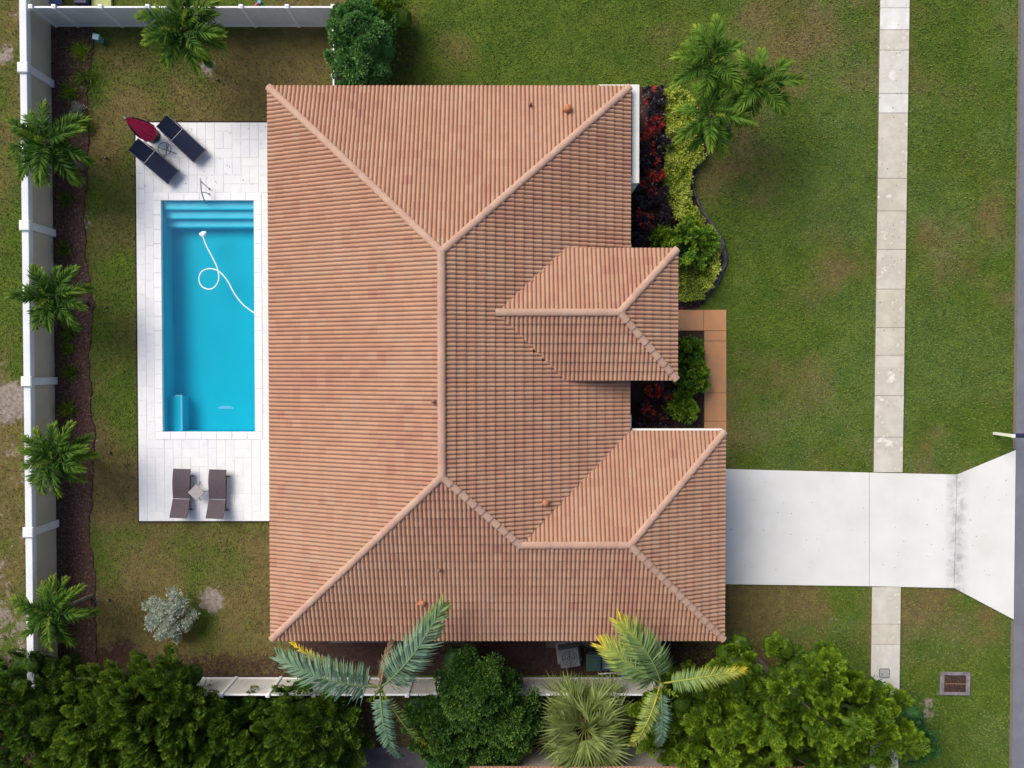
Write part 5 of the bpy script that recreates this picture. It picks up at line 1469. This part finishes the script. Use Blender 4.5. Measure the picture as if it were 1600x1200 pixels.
def wave_lounger(label, head, foot):
    loc, az = place(head, foot, .28)
    t = thing('sun_lounger', label, 'sun lounger', loc, az, 'brown wave loungers')
    w = .35
    def zf(x):   # x from -0.98 head to .98 foot
        return .30 + .10 * math.sin((x + .15) * 2.4) * (1 if x > -.25 else 0) + (max(0, -x - .2) ** 1.2) * .42
    def slab(x0, x1, name, n_=9):
        q = MB(); vs = []; fs = []
        for i in range(n_ + 1):
            x = x0 + (x1 - x0) * i / n_; z = zf(x)
            vs += [(x, -w, z), (x, w, z), (x, w, z - .045), (x, -w, z - .045)]
        for i in range(n_):
            o = i * 4
            for k in range(4): fs.append((o + k, o + (k + 1) % 4, o + 4 + (k + 1) % 4, o + 4 + k)[::-1])
        fs += [(0, 1, 2, 3)[::-1], tuple(n_ * 4 + k for k in range(4))]
        q.add(vs, fs); q.build(name, M['brown'], t)
    slab(-.98, -.26, 'backrest', 6); slab(-.235, .98, 'seat', 10)
    q = MB(); q.box(-.262, -.233, -w + .03, w * .25, zf(-.24) - .03, zf(-.24) - .004); q.build('hinge_bar', M['alu'], t)
    q = MB()
    for s in (-1, 1): q.tube([(-.72, s * (w - .03), .19), (.72, s * (w - .03), .22)], .018, 6)
    q.build('frame', M['frame'], t)
    for x in (-.70, .68):
        for s in (-1, 1):
            q = MB(); q.tube([(x, s * (w - .05), .21), (x, s * (w + .06), .10), (x, s * (w + .055), 0)], .018, 6); q.box(x - .025, x + .025, s * w + .03 - .03, s * w + .03 + .06, 0, .02); q.build('leg', M['frame'], t)
    return t
wave_lounger('brown wicker wave lounger left of the square side table', (284, 806), (286, 733))
wave_lounger('brown wicker wave lounger right of the square side table, nearest the roof', (340, 807), (342, 734))

# square side table
t = thing('side_table', 'small square taupe side table set cornerwise between the brown loungers', 'side table', G3(313, 767, ZD), math.radians(45))
q = MB(); q.rbox(-.24, .24, -.24, .24, .43, .46, .01); q.build('table_top', M['tabletop'], t)
for s1 in (-1, 1):
    for s2 in (-1, 1):
        q = MB(); q.tube([(s1 * .2, s2 * .2, .43), (s1 * .13, s2 * .13, .2), (s1 * .27, s2 * .27, 0)], .014, 6); q.build('leg', M['frame'], t)
# round wire table
t = thing('wire_side_table', 'round open wire side table between the navy loungers', 'side table', G3(264, 237, ZD), .3)
q = MB(); ring = [(.26 * math.cos(a * PI / 12), .26 * math.sin(a * PI / 12), .44) for a in range(25)]; q.tube(ring, .014, 6, caps=False); q.build('rim', M['frame'], t)
for k in range(3):
    a = k * 2 * PI / 3 + .5; q = MB(); q.tube([(.25 * math.cos(a), .25 * math.sin(a), .44), (.04 * math.cos(a), .04 * math.sin(a), .26), (.0, .0, .2), (.33 * math.cos(a + PI), .33 * math.sin(a + PI), 0)], .013, 6); q.build('leg', M['frame'], t)

# closed parasol
ub = G3(239, 212, ZD)
t = thing('closed_parasol', 'closed crimson parasol with dark folds standing at the deck corner', 'parasol', ub)
q = MB(); q.lathe([(.30, 0), (.30, .05), (.12, .08), (.05, .12), (.05, .2)], 20); q.build('base', M['frame'], t)
q = MB(); q.tube([(0, 0, .1), (0, 0, 2.48)], .025, 8); q.build('pole', M['cream'], t)
prof = [(.30, .42), (.34, .55), (.33, .9), (.27, 1.35), (.19, 1.8), (.10, 2.15), (.045, 2.35), (.02, 2.40)]
q = MB(); q.lathe(prof, 48, 0, 0, lambda a, i: 1 + .13 * math.cos(a * 8) * (1 if i > 0 else 1.5)); q.build('canopy', M['navy'], t)
q = MB(); tow = math.atan2(-ub.y, -ub.x)
vs = []; fs = []; nk = 18
for i, (r, z) in enumerate(prof):
    for k in range(nk + 1):
        a = tow - 1.05 + 2.1 * k / nk; rr = (r + .045) * (1 + .05 * math.cos(k * 2.2) + .04 * math.sin(i + k)); vs.append((rr * math.cos(a), rr * math.sin(a), z + .01))
for i in range(len(prof) - 1):
    for k in range(nk):
        o = i * (nk + 1) + k; fs.append((o, o + 1, o + nk + 2, o + nk + 1))
q.add(vs, fs); q.build('crimson_gore', M['crimson'], t)
q = MB(); q.lathe([(.015, 2.4), (.035, 2.44), (.03, 2.52), (.008, 2.58)], 8); q.build('finial', M['cream'], t)

# teal utility box
t = thing('utility_box', 'small teal utility box on the lawn near the upper left fence corner', 'utility box', G3(158, 64, 0), -.2)
q = MB(); q.rbox(-.12, .12, -.10, .10, 0, .42, .02); q.build('body', M['teal'], t)
q = MB(); q.rbox(-.135, .135, -.115, .115, .422, .47, .02); q.build('lid', mat('pale_teal_lid', (.32, .52, .55), rough=.5), t)
# lawn sprinklers
for i, (lab, p) in enumerate([('small dark sprinkler head on the lawn right of the uppermost wall palm', (166, 247)), ('small dark sprinkler head on the lawn right of the compact wall palm', (166, 480)),
                       ('small dark sprinkler head on the lawn beside the third wall palm', (172, 707)), ('small dark sprinkler head on the lawn near the lime tipped palm', (170, 937)),
                       ('small dark sprinkler head near the upper lawn palm', (340, 125))]):
    t = thing('sprinkler_head', lab, 'sprinkler', G3(*p, 0), 0, 'lawn sprinklers')
    q = MB(); q.lathe([(.05, -.02), (.05, .05), (.035, .06)], 10); q.build('body', M['acfan'], t)
    q = MB(); q.lathe([(.02, .061), (.02, .11), (.01, .115)], 8); q.build('nozzle', M['greylid'], t)

# storm drain
t = thing('storm_drain', 'square concrete storm drain with rusty iron grate in the roadside lawn', 'storm drain', G3(1492, 1068, 0), math.radians(-1))
W2, H2 = .62, .48
q = MB(); th_ = .17
q.rbox(-W2, W2, H2 - .13, H2, -.05, .05, .015); q.rbox(-W2, W2, -H2, -H2 + .13, -.05, .05, .015); q.rbox(-W2, -W2 + th_, -H2 + .131, H2 - .131, -.05, .049, .015); q.rbox(W2 - th_, W2, -H2 + .131, H2 - .131, -.05, .049, .015)
q.build('frame', M['drainconc'], t)
q = MB(); q.box(-W2 + th_, W2 - th_, -H2 + .13, H2 - .13, -.04, -.02); q.build('pit', M['acfan'], t)
nb_ = 13
for i in range(nb_):
    x = -W2 + th_ + .03 + (2 * W2 - 2 * th_ - .06) * i / (nb_ - 1); q = MB(); q.box(x - .014, x + .014, -H2 + .135, H2 - .135, .0, .035); q.build('grate_bar', M['rust'], t)
q = MB(); q.box(-W2 + th_ + .01, W2 - th_ - .01, -.02, .02, .036, .045); q.build('cross_bar', mat('rust_orange', (.22, .10, .05), rough=.8), t)
# meter lid in the sidewalk
t = thing('meter_lid', 'grey square meter box lid set in the pale sidewalk near the bright trees', 'meter lid', G3(1382, 1052, .047), 0)
q = MB(); q.prism([(-.22, -.16), (-.18, -.2), (.18, -.2), (.22, -.16), (.22, .16), (.18, .2), (-.18, .2), (-.22, .16)], -.01, .008, .004); q.build('rim', M['acgrey'], t)
q = MB(); q.rbox(-.19, .19, -.165, .165, .0085, .018, .006); q.build('lid', M['greylid'], t)
# mailbox on its post beside the road
t = thing('mailbox', 'white mailbox post with navy box standing at the road edge above the driveway', 'mailbox', G3(1554, 677, 0), .0)
q = MB(); q.rbox(-.055, .055, -.055, .055, -.05, 1.28, .01); q.build('post', M['cream'], t)
q = MB(); q.rbox(.056, .42, -.05, .05, 1.0, 1.1, .01); q.add([(.056, -.03, .62), (.056, .03, .62), (.35, .03, .999), (.35, -.03, .999), (.056, -.03, .75), (.056, .03, .75), (.25, .03, .999), (.25, -.03, .999)], [(0, 1, 2, 3), (4, 7, 6, 5), (0, 3, 7, 4), (1, 5, 6, 2)]); q.build('arm', M['cream'], t)
q = MB(); pr = [(-.085, 1.102), (.085, 1.102), (.085, 1.22), (.06, 1.28), (0, 1.30), (-.06, 1.28), (-.085, 1.22)]
vs = [(.06, y, z) for y, z in pr] + [(.54, y, z) for y, z in pr]; q.add(vs, [tuple(range(7)), tuple(range(7, 14))[::-1]] + [(i, i + 7, (i + 1) % 7 + 7, (i + 1) % 7) for i in range(7)])
q.build('box', M['navymetal'], t)
q = MB(); q.box(-.07, .07, -.07, .07, 1.282, 1.32); q.build('post_cap', M['cream'], t)
q = MB(); q.box(.44, .47, .088, .10, 1.15, 1.32); q.build('flag', M['crimson'], t)

M['slabdark'] = mat('dark_slab', (.09, .082, .088), base2=(.055, .048, .052), scale=2, rough=.9, bump=.3)  # dark concrete tone for side yard slab and neighbour path
# side yard bins, air conditioner
def bin_(label, px, m, rot=0):
    t = thing('wheelie_bin', label, 'wheelie bin', G3(*px, 0), rot, 'bins in the side yard')
    q = MB(); z1 = .95
    vs = [(-.22, -.24, .04), (.22, -.24, .04), (.22, .24, .04), (-.22, .24, .04), (-.28, -.33, z1), (.28, -.33, z1), (.28, .33, z1), (-.28, .33, z1)]
    q.add(vs, [(0, 3, 2, 1), (4, 5, 6, 7), (0, 1, 5, 4), (1, 2, 6, 5), (2, 3, 7, 6), (3, 0, 4, 7)]); q.build('body', m, t)
    q = MB(); q.rbox(-.30, .30, -.36, .34, z1 + .002, z1 + .07, .03); q.rbox(-.2, .2, -.24, .22, z1 + .071, z1 + .09, .01); q.build('lid', m, t)
    q = MB(); q.tube([(-.24, .38, z1), (.24, .38, z1)], .018, 6); q.build('handle', M['acfan'], t)
    for s in (-1, 1):
        q = MB(); q.tube([(s * .25, .25, .12), (s * .31, .25, .12)], .12, 12); q.build('wheel', M['acfan'], t)
bin_('dark green lidded wheelie bin in the side yard, left of the blue one', (924, 1022), M['bingreen'])
bin_('blue lidded wheelie bin in the side yard beside the green one', (948, 1021), M['binblue'])
t = thing('air_conditioner', 'dark grey air conditioning unit on a pad in the side yard left of the bins', 'air conditioner', G3(888, 1018, 0), math.radians(8))
q = MB(); q.rbox(-.5, .5, -.45, .45, -.02, .08, .01); q.build('pad', M['drainconc'], t)
q = MB(); q.rbox(-.4, .4, -.38, .38, .082, .82, .03); q.build('casing', M['acgrey'], t)
q = MB()
for r in (.1, .2, .3): q.tube([(r * math.cos(a * PI / 10), r * math.sin(a * PI / 10), .835) for a in range(21)], .008, 4, caps=False)
for k in range(4): q.tube([(0, 0, .84), (.32 * math.cos(k * PI / 2), .32 * math.sin(k * PI / 2), .84)], .008, 4)
q.build('fan_grille', M['acfan'], t)
q = MB(); a_ = G3(936, 1053, .25); c_ = G3(966, 1051, .3); q.tube([a_, c_], .03, 8); q.tube([a_, a_ + Vector((0, 0, -.25))], .02, 6); q.tube([c_, c_ + Vector((0, 0, -.3))], .02, 6)
tag(q.build('white_pipe', M['white'], smooth=True), 'horizontal white pipe along the fence foot below the bins', 'pipe')
t = thing('bucket', 'small bright blue bucket at the fence foot right of the bins', 'bucket', G3(974, 1050, 0))
q = MB(); q.lathe([(.13, 0), (.17, .32)], 14); q.build('body', M['bluetoy'], t)
q = MB(); q.lathe([(.175, .321), (.18, .345), (.14, .35)], 14); q.build('rim', M['bluetoy'], t)
q = MB(); q.box(-7.5, -2.0, -11.4, -10.75, -.04, .03); q.box(1.4, 4.9, -11.6, -10.7, -.04, .035)
q.struct('side_yard_slab', M['slabdark'])

# things behind the upper fence
t = thing('tarpaulin', 'blue tarpaulin spread on the ground behind the upper left fence corner', 'tarpaulin', G3(66, -30, 0))
q = MB(); n_ = 8; vs = []; 
for i in range(n_ + 1):
    for j in range(n_ + 1): vs.append((-.85 + 1.7 * i / n_, -1.0 + 2 * j / n_, .05 + .10 * float(vnoise(i * .9, j * .9, 8))))
q.add(vs, [(i * (n_ + 1) + j, (i + 1) * (n_ + 1) + j, (i + 1) * (n_ + 1) + j + 1, i * (n_ + 1) + j + 1) for i in range(n_) for j in range(n_)]); q.build('sheet', M['bluetarp'], t, smooth=True)
t = thing('storage_trunk', 'dark navy storage trunk behind the upper fence', 'storage trunk', G3(133, -8, 0))
q = MB(); q.rbox(-.24, .24, -.5, .3, 0, .35, .02); q.build('body', M['navymetal'], t)
q = MB(); q.rbox(-.25, .25, -.51, .31, .352, .42, .02); q.build('lid', M['navymetal'], t)
t = thing('board', 'pale lime green board lying behind the upper fence', 'board', G3(160, -22, 0))
q = MB(); q.rbox(-.40, .40, -.9, .45, 0, .12, .01); q.build('panel', M['limeboard'], t)
q = MB(); q.box(-.36, .36, -.10, -.06, .121, .135); q.build('batten', M['limeboard'], t)
t = thing('toy', 'small pink and cyan toy lying just behind the upper vinyl fence', 'toy', G3(402, 8, 0), .6)
q = MB(); q.tube([(-.12, 0, .05), (.12, .02, .07)], .04, 8); q.build('handle', M['pink'], t)
q = MB(); q.lathe([(.03, .0), (.09, .03), (.07, .09)], 10, .14, .03); q.build('head', M['cyan'], t)

# neighbour below: path strip and roof edge
b = MB(); b.box(-9, 4, -16.9, -15.75, -.06, .02); b.struct('neighbour_path', M['slabdark'])
nh = thing('neighbour_house', 'neighbouring red tiled roof just touching the bottom picture edge', 'house', (-1, -20, 0))
q = MB(); q.box(-1.0, 11.4, -25.2, -15.75, 0, 2.8); q.build('wall', M['stucco'], nh, world=True)
q = MB(); ey = G(800, 1199, 3.0)[1]
q.add([(-1.6, ey, 2.97), (12, ey, 2.97), (7, ey - 5, 5.0), (3.4, ey - 5, 5.0), (12, ey - 10.5, 2.97), (-1.6, ey - 10.5, 2.97)], [(1, 0, 3, 2), (4, 1, 2), (5, 4, 2, 3), (0, 5, 3)])
nr = q.build('roof', M['deckroof'], nh, world=True)
q = MB()
for r in range(0, 14):
    for c in range(int((13.6 - r * .7) / TW)):
        x0 = -1.6 + r * .34 + c * TW
        if x0 > 12 - r * .34 - TW: break
        q.cur = rt.choice([0, .2, .4, .6])
        y0 = ey + .03 - r * TC
        for w in TQ:
            q.add([(x0 + s, y0 - t_, 3.0 + (t_ + r * TC) * .405 + z) for s, t_, z in w][::-1], [(0, 1, 2, 3)])
o = q.build('roof_tiles', M['tile'], nr, world=True); o['kind'] = 'stuff'

# two lower shoots of smaller detail: pebbles at the wall foot, fallen leaves on the mulch and deck edge
RNG = np.random.default_rng(5)
n = 3200
x = RNG.uniform(-19.9, -19.05, n); y = RNG.uniform(-12.6, 14, n); k = (vnoise(x * 2, y * .8, 3) > .35); x, y = x[k], y[k]; n = len(x)
V, F, _ = leafquads(np.stack([x, y, np.full(n, .0)], 1), rand_dirs(n) * np.array([1, 1, .1]), np.tile([0, 0, 1.], (n, 1)) + rand_dirs(n) * .5, RNG.uniform(.03, .09, n), RNG.uniform(.03, .07, n))
M['peb'] = mat('wall_foot_gravel', (0, 0, 0), rough=.9, tintcols=[(.10, .07, .05), (.30, .25, .21), (.50, .45, .40)])
tag(obj('gravel', np_mesh('gravel', V, F, M['peb'], tint=RNG.uniform(0, 1, n))), 'loose pale gravel and sand along the outer foot of the precast wall', 'gravel', kind='stuff')
RNG = np.random.default_rng(9)
n = 170
x = np.concatenate([RNG.uniform(8.9, 20.5, 60), RNG.uniform(15.0, 16.1, 60), RNG.uniform(-15.2, -8.7, 50)]); y = np.concatenate([RNG.uniform(-8.9, -4.6, 60), RNG.uniform(-3.5, 14, 60), RNG.choice([-1, 1], 50) * 0 + RNG.uniform(7.3, 9.8, 50)])
zl = np.concatenate([np.full(120, .056), np.full(50, ZD + .008)])
V, F, _ = leafquads(np.stack([x, y, zl], 1), rand_dirs(n) * np.array([1, 1, .05]), np.tile([0, 0, 1.], (n, 1)) + rand_dirs(n) * .25, RNG.uniform(.03, .075, n), RNG.uniform(.02, .04, n))
tag(obj('fallen_leaves', np_mesh('fallen_leaves', V, F, M['chips'], tint=RNG.uniform(.2, 1, n))), 'small dry leaves scattered over driveway, sidewalk and pool deck', 'leaf litter', kind='stuff')
print('pavers', npav, 'caps', sum(o.name.startswith('ridge_tile') for o in bpy.data.objects), 'tris', sum(len(o.data.polygons) * 2 for o in bpy.data.objects if o.type == 'MESH'))
